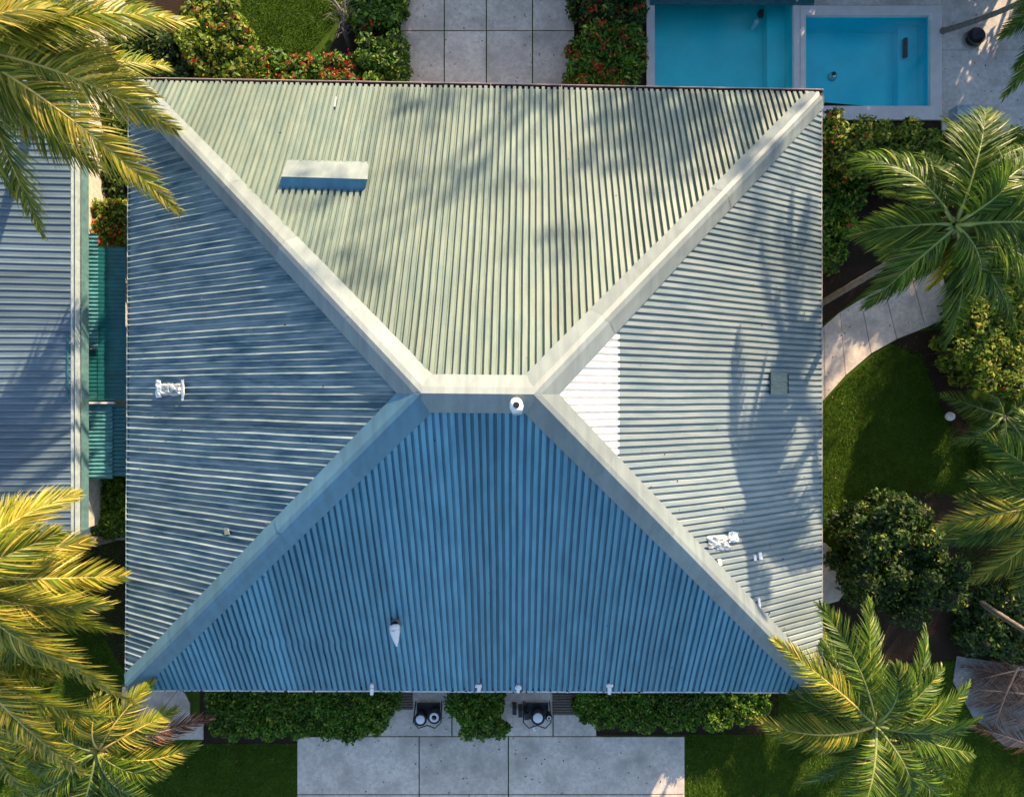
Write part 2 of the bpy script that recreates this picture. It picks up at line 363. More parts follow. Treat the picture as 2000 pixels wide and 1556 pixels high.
# floating ball
c = P(1625, 150, -.05); t_ = empty('chlorine_float', c, label='round blue and white float drifting in the small pool', cat='pool float')
mb = MB(); mb.lathe(c, [(0.0, -.10), (.10, -.08), (.145, 0), (.13, .05), (.09, .075), (.0, .08)], 20); mb.build('body', plain('float_blue', (.10, .38, .42), .3), t_, True)
mb = MB(); mb.lathe(c + Vector((.02, .04, .076)), [(.065, 0), (.07, .02), (.05, .035), (0, .035)], 16); mb.build('cap', M['black'], t_, True)
mb = MB(); mb.lathe(c + Vector((.03, -.02, .082)), [(.045, 0), (.045, .02), (0, .024)], 14); mb.build('float_label', M['white'], t_)
# round planter bowl on the deck
c = P(1898, 78, .05); t_ = empty('planter_bowl', c, label='black round bowl on the pale deck right of the small pool', cat='bowl')
mb = MB(); mb.lathe(c, [(0, 0), (.19, 0), (.26, .16), (.27, .22), (.235, .22), (.20, .10), (.0, .08)], 28); mb.build('bowl', M['black'], t_, True)
mb = MB(); mb.lathe(c, [(.29, 0), (.30, .05), (.27, .07), (.25, .03)], 28); mb.build('rim', plain('grey_rim', (.28, .25, .22), .7), t_, True)
c = P(1882, 226, .05); mb = MB(); mb.box(c[0] - .45, c[1] - .16, .05, c[0] + .45, c[1] + .16, .42)
tag(mb.build('storage_box', plain('blue_grey_box', (.30, .40, .46), .5)), 'pale blue box on the deck edge half hidden by palm leaves', 'storage box')

# ------------------------------------------------------------------ the house
house = empty('house', (0, 0, 0), label='large house with blue green ribbed metal hip roof filling the picture', cat='house')
NW, NE, SE, SW = P(256, 163, EAVE), P(1601, 186, EAVE), P(1602, 1345, EAVE), P(250, 1341, EAVE)
RW, RE = P(826, 768, RIDGE), P(1041, 770, RIDGE)
mb = MB(); i_ = .75
w0, w1, v0, v1 = max(NW[0], SW[0]) + i_, min(NE[0], SE[0]) - i_, max(SW[1], SE[1]) + i_, min(NW[1], NE[1]) - i_
for q in [(w0, v0, w1, v0 + .2), (w0, v1 - .2, w1, v1), (w0, v0 + .2, w0 + .2, v1 - .2), (w1 - .2, v0 + .2, w1, v1 - .2)]:
    mb = MB(); mb.box(q[0], q[1], 0, q[2], q[3], 3.1); mb.build('wall', M['wall'], house)
mb = MB(); e = .04
mb.add([NW + Vector((e, -e, -.1)), NE + Vector((-e, -e, -.1)), SE + Vector((-e, e, -.1)), SW + Vector((e, e, -.1)), RW + Vector((0, 0, -.09)), RE + Vector((0, 0, -.09))],
       [(0, 1, 2, 3), (1, 0, 4, 5), (2, 1, 5), (3, 2, 5, 4), (0, 3, 4)])
roof = mb.build('roof', M['dark'], house)
PLANES = {}
def plane_of(A, B_, C):
    n = (B_ - A).cross(C - A).normalized(); n = n if n.z > 0 else -n; return A, n
PITCH = .148
PROF = [(0, 0), (.032, 0), (.041, 1), (.124, 1), (.133, 0)]       # u within one pitch, relative height
def wob(x, y): return .5 * .010 * math.sin(x * 1.3 + y * .9) + .003 * math.sin(x * 2.9 - y * 2.1 + 1) + .001 * math.sin(y * 6.1 + x * 5)
def face(A, B_, L, Rr, m, nper=6, hgt=.043, white=None, ripple=None, prof=None, jit=(.85, 1.12)):
    """eave A->B (A left seen from outside, up-slope to the ridge), hip ends L above A, Rr above B"""
    u = (B_ - A).normalized(); top = (L + Rr) / 2
    n = u.cross(top - A).normalized(); n = n if n.z > 0 else -n
    v = n.cross(u); v = v if (top - A).dot(v) > 0 else -v
    ln = (B_ - A).length; uL, vL = (L - A).dot(u), (L - A).dot(v); uR, vR = (Rr - A).dot(u), (Rr - A).dot(v)
    def vmax(s):
        if s < uL: return vL * max(s, 0) / uL
        if s > uR: return vR * max(ln - s, 0) / (ln - uR)
        return vL + (vR - vL) * (s - uL) / max(uR - uL, 1e-6)
    nr = int(ln / PITCH); k = 0
    while k < nr:
        cols = []
        for r in range(k, min(k + nper, nr)):
            hj = hgt * random.uniform(*jit); uj = random.uniform(-.006, .006)
            for (pu, ph) in (prof or PROF): cols.append((r * PITCH + pu + (uj if ph else 0), ph * hj, r))
        cols.append((min(k + nper, nr) * PITCH, 0, r + 1))
        lift = random.uniform(0, .004); NRW = 22
        segs = [(0, 1e9, m, 'roof_sheet')]
        if white:
            mid = (k + nper / 2) * PITCH
            if white[0] < mid < white[1]: segs = [(0, white[2], m, 'roof_sheet'), (white[2] - .03, 1e9, M['roof_white'], 'roof_sheet')]
        for (s0, s1, mm, nm) in segs:
            vs, fs = [], []; ok = False
            for (s, h, r) in cols:
                vm = min(vmax(s), s1); va = min(s0 - (0.03 if s0 == 0 else 0), vm)
                if vm > s0 + .05: ok = True
                for j in range(NRW + 1):
                    vv = va + (vm - va) * j / NRW
                    q = A + u * s + v * vv
                    du = wob(q.x * 1, q.y * 1)
                    hh = h + lift + (.006 if mm is M['roof_white'] else 0)
                    if ripple and abs(vv - ripple[0]) < .5 and ripple[1] < s < ripple[2]: du += .022 * math.sin((vv - ripple[0]) * 9) * (1 - abs(vv - ripple[0]) / .5)
                    fade = min(1, (vmax(s) - vv) / .1, max(vv + .05, 0) / .3)
                    vs.append(q + u * du * max(fade, 0) + n * (hh + .004 * math.sin(vv * 1.7 + s)))
            for c in range(len(cols) - 1):
                for j in range(NRW):
                    a = c * (NRW + 1) + j; fs.append((a, a + NRW + 1, a + NRW + 2, a + 1))
            if ok:
                o = mesh(nm, vs, fs, mm, roof)
                if mm is M['roof_white']: o['label'] = 'white coated upper roof sheet'
        k += nper
    return A, u, v, n
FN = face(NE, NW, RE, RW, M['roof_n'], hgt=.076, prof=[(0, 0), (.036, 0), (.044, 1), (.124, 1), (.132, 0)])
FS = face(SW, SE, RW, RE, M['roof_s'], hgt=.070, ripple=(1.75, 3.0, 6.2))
# white zone on the east face: rows y 665..880 up-slope of x=1205
def uv_of(face_, px, py, A_=None):
    A, u, v, n = face_; cp = Vector((0, 0, CAMH)); d = P(px, py, 0) - cp
    t = (A - cp).dot(n) / d.dot(n); q = cp + d * t
    return (q - A).dot(u), (q - A).dot(v), q
top_ = (RE)
uE = (NE - SE).normalized(); nE = uE.cross(RE - SE).normalized(); nE = nE if nE.z > 0 else -nE; vE = nE.cross(uE); vE = vE if (RE - SE).dot(vE) > 0 else -vE
fe = (SE, uE, vE, nE)
ua, va_, _ = uv_of(fe, 1204, 880); ub, vb_, _ = uv_of(fe, 1204, 662)
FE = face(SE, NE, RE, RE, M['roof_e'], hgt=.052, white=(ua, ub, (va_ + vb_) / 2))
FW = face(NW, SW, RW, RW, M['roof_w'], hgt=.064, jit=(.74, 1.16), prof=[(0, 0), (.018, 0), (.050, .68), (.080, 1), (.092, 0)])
def on(face_, px, py, h=0):
    s, t, q = uv_of(face_, px, py); return q + face_[3] * h

def onh(f, px, py, h):
    A, u, v, n = f; cp = Vector((0, 0, CAMH)); d = P(px, py, 0) - cp; A2 = A + n * h
    return cp + d * ((A2 - cp).dot(n) / d.dot(n))
# hip and ridge caps
def cap(name, P0, P1, nA, nB, w0_, w1_, lift):
    L = (P1 - P0).length; k = max(1, round(L / 2.4)); out = []
    for q in range(k):
        a = P0.lerp(P1, max(0, q / k - .06 / L)); b = P0.lerp(P1, (q + 1) / k); jj = random.uniform(-.006, .006)
        out.append(cap1(name, a, b, nA, nB, w0_ + (w1_ - w0_) * q / k + jj, w0_ + (w1_ - w0_) * (q + 1) / k + jj, lift + .012 * (1 - q / k) * 1 + (.006 if q % 2 else 0)))
    return out
def cap1(name, p0, p1, nA, nB, w0_, w1_, lift):
    d = (p1 - p0).normalized(); secs = 5; rows = []
    sa = nA.cross(d).normalized(); sa = sa if sa.dot(Vector((nA.x, nA.y, 0))) > 0 else -sa
    sb = nB.cross(d).normalized(); sb = sb if sb.dot(Vector((nB.x, nB.y, 0))) > 0 else -sb
    for i in range(secs + 1):
        t = i / secs; c = p0.lerp(p1, t); w_ = w0_ + (w1_ - w0_) * t
        r = []
        for (s, n, k) in ((sa, nA, 1), (sb, nB, -1)):
            wv = random.uniform(-.004, .004); h1 = random.uniform(-.004, .004)
            r.append([c + s * (w_ + wv) + n * (lift - .045), c + s * (w_ + wv + .002) + n * lift, c + s * (w_ * .5) + n * (lift + .042 + h1), c + s * .05 + n * (lift + .076)])
        rows.append(r[0] + [c + Vector((0, 0, lift + .095))] + r[1][::-1])
    nv = 9; vs = [v for r in rows for v in r]
    fs = [(i * nv + k, i * nv + k + 1, (i + 1) * nv + k + 1, (i + 1) * nv + k) for i in range(secs) for k in range(nv - 1)]
    return mesh(name, vs, fs, M['cap_shaded'] if p1.x < -2 and p1.y < 0 else M['cap'], roof)
nN, nS, nE_, nW = FN[3], FS[3], FE[3], FW[3]
cap('hip_cap', RW, RW.lerp(NW, .985), nN, nW, .365, .30, .072)
cap('hip_cap', RE, RE.lerp(NE, .985), nN, nE_, .365, .30, .072)
cap('hip_cap', RE, RE.lerp(SE, .985), nS, nE_, .365, .30, .072)
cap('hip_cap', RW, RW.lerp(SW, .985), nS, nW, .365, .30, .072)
dr = (RE - RW).normalized()
cap('ridge_cap', RW + dr * -.02, RE + dr * .02, nN, nS, .37, .37, .078)
# joint seams round the ridge ends
def zroof(x, y):
    return min(A.z - ((x - A.x) * n.x + (y - A.y) * n.y) / n.z for (A, u, v, n) in (FN, FS, FE, FW))
def capz(x, y):
    p = Vector((x, y)); best = 9
    for a, b in ((RW, NW), (RE, NE), (RE, SE), (RW, SW), (RW, RE)):
        a2, b2 = Vector(a[:2]), Vector(b[:2]); t = max(0, min(1, (p - a2).dot(b2 - a2) / (b2 - a2).length_squared)); best = min(best, (p - a2.lerp(b2, t)).length)
    return .096 + .095 * (1 - min(1, best / .43))
for x in (RW.x + .02, RE.x - .02):
    mb = MB(); mb.tube([(x, RW.y + dy, zroof(x, RW.y + dy) + .085 + .10 * (1 - abs(dy) / .40)) for dy in np.linspace(-.30, .30, 11)], .009, 6); mb.build('joint_seam', M['cap'], roof)

# gutters
def gutter(name, a, b, outw, m, wd=.13, drop=.02, hang=.11, lip=.0, br=None, off=.0):
    d = (b - a).normalized(); o = outw.normalized(); z = Vector((0, 0, 1)); t = .008
    prof = [(0.0, 0), (0.0, -hang), (wd, -hang), (wd, lip), (wd - min(.035, wd * .4), lip), (wd - min(.035, wd * .4), -hang + .015), (.015, -hang + .015), (.015, 0)]
    secs = 14; vs, fs = [], []
    for i in range(secs + 1):
        c = a.lerp(b, i / secs) + o * off + z * (-drop) + o * .006 * math.sin(i * 1.9) 
        vs += [c + o * x + z * y for x, y in prof]
    n = len(prof)
    for i in range(secs):
        for k in range(n): fs.append((i * n + k, i * n + (k + 1) % n, (i + 1) * n + (k + 1) % n, (i + 1) * n + k))
    fs += [tuple(range(n)), tuple(secs * n + k for k in range(n - 1, -1, -1))]
    gt = mesh(name, vs, fs, m, house)
    L = (b - a).length
    if br:
        k = br * .5
        while k < L:
            c = a + d * k + o * off - z * drop; mb = MB()
            mb.tube([c + o * -.02 + z * .02, c + o * (wd + .01) + z * (lip + .01)], .012, 5); mb.build('bracket', M['gutter_white'] if m is M['gutter_white'] else M['gutter_pink'], gt)
            k += br * random.uniform(.85, 1.15)
    return gt
gutter('gutter', NW + Vector((.05, .02, 0)), NE + Vector((.12, .02, 0)), Vector((0, 1, 0)), M['gutter_red'], wd=.14, drop=.03, br=1.7)
gutter('gutter', SE + Vector((-.35, -.0, 0)), SW + Vector((.45, -.0, 0)), Vector((0, -1, 0)), M['gutter_white'], wd=.11, drop=.01, hang=.09, lip=.015, br=2.4)
gutter('gutter', NE + Vector((.0, -.2, 0)), SE + Vector((.0, .0, 0)), Vector((1, 0, 0)), M['gutter_pink'], wd=.055, drop=.0, hang=.09, lip=.02)
gutter('gutter', SW + Vector((-.0, 0, 0)), NW + Vector((-.0, -.1, 0)), Vector((-1, 0, 0)), M['gutter_grey'], wd=.07, drop=.0, hang=.09, lip=.02)
mb = MB()
for i, (a, b, oo) in enumerate(((NW, NE, (0, .165)), (NW, NW, (0, 0)))):
    if i == 0:
        mb.tube([a + Vector((.05, .155, -.01)), a.lerp(b, .5) + Vector((0, .16, -.012)), b + Vector((.1, .155, -.01))], .012, 6)
mb.build('gutter_edge_wire', M['gutter_pink'], house)
mb = MB(); c = NE + Vector((.02, .0, 0)); mb.box(c.x, c.y - .22, 2.98, c.x + .11, c.y + .015, 3.17); mb.build('gutter_corner', M['gutter_red'], house)
# leaf litter against the south gutter
mb = MB()
for i in range(240):
    s = random.random(); s = s if random.random() < .6 else s ** 3 * .3
    c = SW.lerp(SE, s) + Vector((0, random.uniform(-.10, .07), .01 + random.uniform(0, .02))); a = random.uniform(0, 6.3); l = random.uniform(.02, .06)
    dx, dy = math.cos(a) * l, math.sin(a) * l
    mb.add([c + Vector((dx, dy, 0)), c + Vector((-dy * .4, dx * .4, .01)), c + Vector((-dx, -dy, 0)), c + Vector((dy * .4, -dx * .4, .01))], [(0, 1, 2, 3)])
tag(mb.build('leaf_litter', M['dark']), 'scattered dark leaf litter lying in the lower white gutter', 'leaf litter', kind='stuff')

# roof monitor (raised vent hood) on the north face
n = FN[3]
a, b = onh(FN, 561, 312, .06), onh(FN, 720, 316, .06)      # front lip
c, d = onh(FN, 549, 345, .30), onh(FN, 717, 350, .30)      # raised edge (projected outward a little by its height)
e, f = on(FN, 543, 372, .0), on(FN, 712, 376, .0)
hood = MB(); hood.add([a, b, d, c], [(0, 1, 2, 3)])
und = Vector((0, 0, -.03))
hood.add([a + und, b + und, d + und, c + und], [(3, 2, 1, 0)]); hood.add([a, b, b + und, a + und], [(0, 1, 2, 3)][::-1]); hood.add([c, d, d + und, c + und], [(3, 2, 1, 0)])
hd = hood.build('vent_hood', M['cap'], roof)
mb = MB(); mb.add([c + und, d + und, f, e], [(0, 1, 2, 3)]); mb.add([a + und, c + und, e], [(0, 1, 2)]); mb.add([b + und, f, d + und], [(0, 1, 2)])
mb.build('vent_hood_back', M['roof_s'], hd)  # hood back takes the blue roof colour with shade painted in
# glazed rooflight in the east face
def patch(f, pts, h, m, name, thick=.03, wavy=0):
    top = [on(f, x, y, h + (random.uniform(0, wavy) if wavy else 0)) for x, y in pts]; bot = [p - f[3] * thick for p in top]; k = len(pts)
    mb = MB(); mb.add(top + bot, [tuple(range(k)), tuple(range(2 * k - 1, k - 1, -1))] + [(i, k + i, k + (i + 1) % k, (i + 1) % k) for i in range(k)])
    return mb.build(name, m, roof)
rl = patch(FE, [(1500, 730), (1500, 768), (1533, 768), (1533, 731)], .07, M['glass'], 'rooflight', .06)
for ln_ in [((1500, 729), (1534, 730)), ((1500, 769), (1534, 769)), ((1499, 729), (1499, 769)), ((1534, 729), (1534, 769)), ((1500, 743), (1533, 744)), ((1500, 756), (1533, 757))]:
    mb = MB(); mb.tube([on(FE, *ln_[0], .08), on(FE, *ln_[1], .08)], .013, 6); mb.build('glazing_bar', plain('bar', (.30, .34, .28), .5) if ln_[0][0] == 1500 else M['dark'], rl)
# torn flashing patches
def crumple(f, x0, y0, x1, y1, m, name, h0=.06, amp=.07, nx=9, ny=7, parent=None):
    vs, fs = [], []
    for a in range(nx + 1):
        for b in range(ny + 1):
            ed = a in (0, nx) or b in (0, ny)
            px = x0 + (x1 - x0) * a / nx + random.uniform(-1.3, 1.3); py = y0 + (y1 - y0) * b / ny + random.uniform(-1.3, 1.3)
            vs.append(onh(f, px, py, h0 + (0 if ed else random.uniform(0, amp))))
    fs = [(a * (ny + 1) + b, (a + 1) * (ny + 1) + b, (a + 1) * (ny + 1) + b + 1, a * (ny + 1) + b + 1) for a in range(nx) for b in range(ny)]
    return mesh(name, vs, fs, m, parent or roof)
o = crumple(FE, 1382, 1045, 1424, 1070, M['silver'], 'flashing_patch'); o['label'] = 'torn pale patch'
crumple(FE, 1424, 1038, 1442, 1058, M['white'], 'flashing_patch', .08, .06, 5, 5); crumple(FE, 1400, 1066, 1430, 1074, M['steel'], 'flashing_patch', .06, .03, 6, 3)
for q in [[(1467, 1083), (1469, 1094), (1474, 1093), (1472, 1082)], [(1477, 1079), (1479, 1092), (1485, 1090), (1483, 1077)], [(1398, 1092), (1400, 1104), (1406, 1102), (1404, 1090)], [(1476, 1168), (1478, 1190), (1482, 1189), (1480, 1166)]]:
    patch(FE, q, .07, M['white'], 'flashing_patch', .04)
o = crumple(FW, 312, 748, 353, 772, M['silver'], 'flashing_patch', .06, .07, 10, 6); o['label'] = 'crumpled silver flashing'
crumple(FW, 304, 742, 315, 776, M['white'], 'flashing_patch', .08, .05, 3, 7); crumple(FW, 354, 741, 360, 782, M['roof_white'], 'flashing_patch', .08, .02, 2, 7)
for q in [[(442, 1030), (444, 1043), (452, 1042), (450, 1031)], [(651, 192), (652, 212), (656, 214), (659, 196), (655, 186)]]:
    patch(FW if q[0][1] > 800 else FN, q, .07, M['steel'], 'flashing_patch', .03)

# roof vents, pipes
def cowl(px, py, f, big, label):
    base = on(f, px, py, .0); t = empty('roof_vent', base, label=label, cat='roof vent'); z = Vector((0, 0, 1))
    mb = MB(); mb.lathe(base, [(.16 * big, -.02), (.12 * big, .07), (.065 * big, .10), (.065 * big, .42 * big)], 16); mb.build('flashing', M['steel'], t, True)
    c = base + z * .42 * big; dirn = Vector((.15, -1, .25)).normalized()
    mb = MB(); mb.lathe(c - dirn * .12 * big, [(0, -.02), (.07 * big, 0), (.115 * big, .06 * big), (.13 * big, .16 * big), (.11 * big, .22 * big), (.085 * big, .30 * big), (.10 * big, .18 * big), (.0, .10 * big)], 18, axis=dirn)
    mb.build('hood', M['white'], t, True)
    mb = MB(); mb.lathe(c + z * .13 * big, [(.055 * big, -.03), (.06 * big, .008), (0, .012)], 14); mb.build('opening', M['black'], t)
    return t
rv = on(FS, 1008, 800, 0)
cowl(1008, 790, FS, 1.0, 'white hooded vent with black opening standing on the ridge cap')
base = on(FS, 775, 1212, 0); t = empty('roof_vent', base, label='white pointed cowl on grey collar alone on the lower blue slope', cat='roof vent')
mb = MB(); mb.lathe(base, [(.17, -.03), (.15, .05), (.10, .10), (.10, .30)], 16); mb.build('collar', plain('lead_grey', (.13, .13, .13), .7), t, True)
mb = MB(); mb.lathe(base + Vector((0, .04, .33)), [(.0, .0), (.11, .02), (.13, .08), (.12, .18), (.07, .36), (.02, .50), (0, .51)], 16, axis=(.15, -1, .15)); mb.build('cowl', M['white'], t, True)
mb = MB(); mb.lathe(base + Vector((.01, -.06, .34)), [(.127, .0), (.137, .02), (.127, .04)], 16, axis=(.15, -1, .15)); mb.build('band', M['steel'], t, True)
for (px, py, ln_, hook, lab) in [(728, 1338, .27, 0, 'straight white vent pipe lying by the gutter, leftmost of the four'), (935, 1336, .16, 1, 'small bent white vent pipe by the gutter, second from the left'),
                        (1012, 1337, .18, 2, 'short white vent pipe with dark band by the gutter, third from the left'), (1189, 1338, .24, 3, 'white tee topped vent pipe by the gutter, rightmost of the four')]:
    b0 = on(FS, px, py, .10); t = empty('vent_pipe', b0, label=lab, cat='vent pipe', group='white vent pipes along the lower gutter')
    a = b0 + Vector((0, ln_ / 2 , .0)); c = b0 + Vector((.0, -ln_ / 2, .02))
    mb = MB(); mb.tube([a, b0 + Vector((.02 if hook == 1 else 0, 0, .02)), c], [.055, .055, .045], 12); mb.build('pipe', M['white'], t, True)
    mb = MB(); mb.lathe(a - Vector((0, 0, .12)), [(.085, -.02), (.07, .03), (.055, .06), (.055, .14), (0, .145)], 12); mb.build('socket', M['steel'] if hook != 3 else M['white'], t, True)
    if hook in (2, 3, 1):
        mb = MB(); q = a + Vector((0, -.01 if hook != 2 else -.05, .05)); mb.tube([q + Vector((-.085, 0, 0)), q + Vector((.085, 0, 0))], .042, 10); mb.build('cap', M['white'] if hook != 2 else M['white'], t, True)
    if hook in (0, 2):
        mb = MB(); mb.lathe(b0 + Vector((0, .05, 0.01)), [(.058, 0), (.062, .01), (.058, .03)], 12, axis=(0, -1, 0)); mb.build('band', M['black'] if hook == 2 else M['gutter_pink'], t, True)

# ------------------------------------------------------------------ neighbour building on the left
NZ = 3.0
nb = empty('neighbour_house', P(0, 680, 0), label='neighbouring house with grey ribbed roof cut off by the left edge', cat='house')
A0, A1 = P(141, 325, NZ), P(141, 1045, NZ)
mb = MB(); mb.box(A0.x - 14, A1.y - .0, 0, A0.x - .25, A0.y + 6, NZ - .12); mb.build('wall', M['wall'], nb)
def flatroof():
    y0, y1 = A1.y, A0.y + 6.2; pit = .175; k = 0; nr = int((y1 - y0) / pit); xr = A0.x; xl = A0.x - 8
    while k < nr:
        cols = []
        for r in range(k, min(k + 5, nr)):
            for pu, ph in ((0, 0), (.10, 0), (.115, .026), (.145, .026), (.16, 0)): cols.append((y0 + r * pit + pu, ph * random.uniform(.8, 1.1)))
        cols.append((y0 + min(k + 5, nr) * pit, 0)); vs, fs = [], []; n_ = 8; lf = random.uniform(0, .004)
        for (y, h) in cols:
            for j in range(n_ + 1):
                x = xr - 8 * j / n_; vs.append((x, y + .008 * math.sin(x * 1.5 + y), NZ + h + lf + (xr - x) * .10))
        for c in range(len(cols) - 1):
            for j in range(n_):
                a = c * (n_ + 1) + j; fs.append((a, a + 1, a + n_ + 2, a + n_ + 1))
        o = mesh('roof_sheet', vs, [f[::-1] for f in fs], M['neigh'], nb); k += 5
flatroof()
mb = MB(); mb.box(A0.x - .015, A1.y, NZ - .16, A0.x + .02, A0.y + 6, NZ + .03); mb.box(A0.x + .02, A1.y, NZ - .16, A0.x + .085, A0.y + 6, NZ - .14); mb.box(A0.x + .085, A1.y, NZ - .16, A0.x + .11, A0.y + 6, NZ + .02)
mb.build('gutter', plain('pale_blue_gutter', (.42, .50, .50), .5, var=.2), nb)
mb = MB(); mb.box(A0.x + .17, A1.y + .1, NZ - .35, A0.x + .20, A0.y + 6, NZ - .1); mb.build('fascia', plain('pale_teal_fascia', (.12, .24, .24), .5, var=.3), nb)
mb = MB(); a = P(139, 650, NZ); b = P(139, 780, NZ); mb.tube([a + Vector((-.05, 0, .06)), b + Vector((-.05, 0, .06))], .025, 6); mb.build('cable_conduit', M['teal'], nb)
# teal side canopy between the two houses
cz = 2.2
cn = empty('side_canopy', P(200, 700, 0), label='narrow dark teal ribbed canopy between the two houses', cat='canopy')
def ribbed(x0, x1, y0, y1, z, m, pit=.11, h=.025, name='canopy_panel', tilt=-.05):
    a, b = P(x0, y1, z), P(x1, y0, z); vs, fs = [], []; y = a.y; k = 0
    while y < b.y - .001:
        hh = h if k % 4 in (2, 3) else 0
        vs += [(a.x, y, z + hh), (b.x, y, z + hh + tilt)]; y += pit / 4 if k % 2 else pit / 4; k += 1
    fs = [(2 * i, 2 * i + 1, 2 * i + 3, 2 * i + 2) for i in range(len(vs) // 2 - 1)]
    return mesh(name, vs, fs, m, cn)
M['teal_lit'] = plain('pale_teal_polycarbonate', (.07, .22, .24), .35, var=.5, scale=5)
ribbed(157, 190, 455, 680, cz + .1, M['teal_lit']); ribbed(191, 243, 480, 782, cz, M['teal_glass'], h=.006)
ribbed(155, 190, 682, 782, cz, M['teal_glass'], h=.012); ribbed(155, 218, 790, 935, cz + .08, M['teal_lit']); ribbed(219, 243, 790, 930, cz, M['teal'])
mb = MB(); a, b = P(153, 787, cz + .15), P(222, 788, cz + .15); mb.box(a.x, a.y - .02, cz + .05, b.x, a.y + .03, cz + .16); mb.build('cross_bar', M['gutter_white'], cn)
for (x, y) in ((158, 465), (240, 490), (158, 925), (238, 925)):
    a = P(x, y, cz - .05); mb = MB(); mb.box(a.x - .04, a.y - .04, 0, a.x + .04, a.y + .04, cz - .06); mb.build('post', M['teal'], cn)
mb = MB(); a, b = P(152, 1028, .9), P(177, 1005, .9); mb.box(a.x, a.y, 0, b.x, b.y, .95); tag(mb.build('utility_box', M['teal']), 'small dark teal box at the corner below the neighbouring gutter', 'utility box')

# ------------------------------------------------------------------ vegetation
def leafquads(C, Nrm, size, asp=.5):
    """kite shaped leaves at C with normals Nrm"""
    n = len(C); t = rng.normal(size=(n, 3)); t -= (t * Nrm).sum(1, keepdims=True) * Nrm; t /= np.linalg.norm(t, axis=1, keepdims=True) + 1e-9
    b = np.cross(Nrm, t); s = size * rng.uniform(.5, 1.5, (n, 1))
    V = np.stack([C - t * s, C + b * s * asp - t * s * .1 + Nrm * s * .12, C + t * s, C - b * s * asp - t * s * .1 + Nrm * s * .12], 1).reshape(-1, 3)
    return V, np.arange(4 * n).reshape(-1, 4)
def clumps_leaves(cl, per, size, up=.5):
    """cl: list of (x,y,z,r)"""
    cl = np.array(cl); n = len(cl) * per; idx = np.repeat(np.arange(len(cl)), per)
    d = rng.normal(size=(n, 3)); d[:, 2] = np.abs(d[:, 2]) * 1.0 - .25; d /= np.linalg.norm(d, axis=1, keepdims=True)
    r = cl[idx, 3:4] * rng.uniform(.55, 1.12, (n, 1)) 
    C = cl[idx, :3] + d * r
    Nn = d * .6 + rng.normal(size=(n, 3)) * .55 + np.array([0, 0, up]); Nn /= np.linalg.norm(Nn, axis=1, keepdims=True)
    C[:, 2] = np.maximum(C[:, 2], .02)
    return C, Nn
def hedge(name, label, cat, poly, h, m, size=.065, per=150, flowers=0, spacing=.30, cr=.26, group=None, hv=.25, fz=None):
    """poly in photo px of the top outline; h its height in metres"""
    pw = [P(x, y, h) for x, y in poly]; a = np.array([[p[0], p[1]] for p in pw]); lo, hi = a.min(0), a.max(0)
    cl = []; nx = int((hi[0] - lo[0]) / spacing) + 1; ny = int((hi[1] - lo[1]) / spacing) + 1
    for i in range(nx + 1):
        for j in range(ny + 1):
            x = lo[0] + (i + random.uniform(-.4, .4)) * spacing; y = lo[1] + (j + random.uniform(-.4, .4)) * spacing
            if inpoly(np.array([x]), np.array([y]), a)[0]:
                z = h - cr * .8 + random.uniform(-hv, .06); cl.append((x, y, max(z, .1), cr * random.uniform(.7, 1.25)))
                for q in (.6, .3):
                    if z * q > .12 and random.random() < .5: cl.append((x + random.uniform(-.15, .15), y + random.uniform(-.15, .15), z * q, cr * .9))
    c0 = a.mean(0)
    root = empty(name, (c0[0], c0[1], 0), label=label, cat=cat, group=group)
    C, Nn = clumps_leaves(cl, per, size); V, F = leafquads(C, Nn, size)
    tag(npmesh('foliage', V, F, m, root), kind='stuff')
    mb = MB()
    for (x, y, z, r) in cl[::2]:
        mb.tube([(x + random.uniform(-.1, .1), y + random.uniform(-.1, .1), 0), (x, y, z + r * .5)], [.02, .008], 4, cap=False)
    tag(mb.build('stems', M['core'], root), kind='stuff')
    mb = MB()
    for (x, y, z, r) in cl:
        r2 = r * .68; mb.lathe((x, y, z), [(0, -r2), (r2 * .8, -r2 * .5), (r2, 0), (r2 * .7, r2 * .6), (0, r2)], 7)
    tag(mb.build('hedge_core', M['core'], root), kind='stuff')  # dark solid filler lumps that keep the foliage from being see-through
    if flowers:
        idx = rng.integers(0, len(C), flowers); FC = []; FN_ = []
        for i in idx:
            k = random.randint(4, 9)
            for _ in range(k): FC.append(C[i] + rng.normal(0, .045, 3) + np.array([0, 0, .05])); FN_.append(Nn[i] + rng.normal(0, .5, 3) + np.array([0, 0, .4]))
        FC = np.array(FC); FN_ = np.array(FN_); FN_ /= np.linalg.norm(FN_, axis=1, keepdims=True)
        V, F = leafquads(FC, FN_, .038, .75); tag(npmesh('blossoms', V, F, M['red'], root), kind='stuff')
    return root
hedge('flowering_hedge', 'long dark hedge with a few red flowers, behind the upper left roof edge', 'hedge', [(100, 70), (380, 50), (400, 150), (380, 158), (90, 150)], 1.3, M['dark_leaf'], flowers=10, per=140)
hedge('flowering_bush', 'tall yellow green bush with sparse red flowers left of the upper lawn', 'bush', [(352, 0), (350, 60), (390, 152), (500, 152), (492, 90), (470, 50), (430, -20), (360, -30)], 1.7, M['hedge_y'], flowers=60, per=170)
hedge('flowering_hedge', 'low hedge dotted with bright red flowers just below the upper lawn', 'hedge', [(492, 85), (496, 152), (690, 156), (690, 100), (640, 120), (570, 108)], 1.1, M['hedge'], flowers=170)
hedge('flowering_bush', 'small bush crowded with red blossoms left of the clipped green shrub', 'bush', [(640, 112), (636, 152), (690, 155), (690, 118)], 1.35, M['hedge'], flowers=120, per=110)
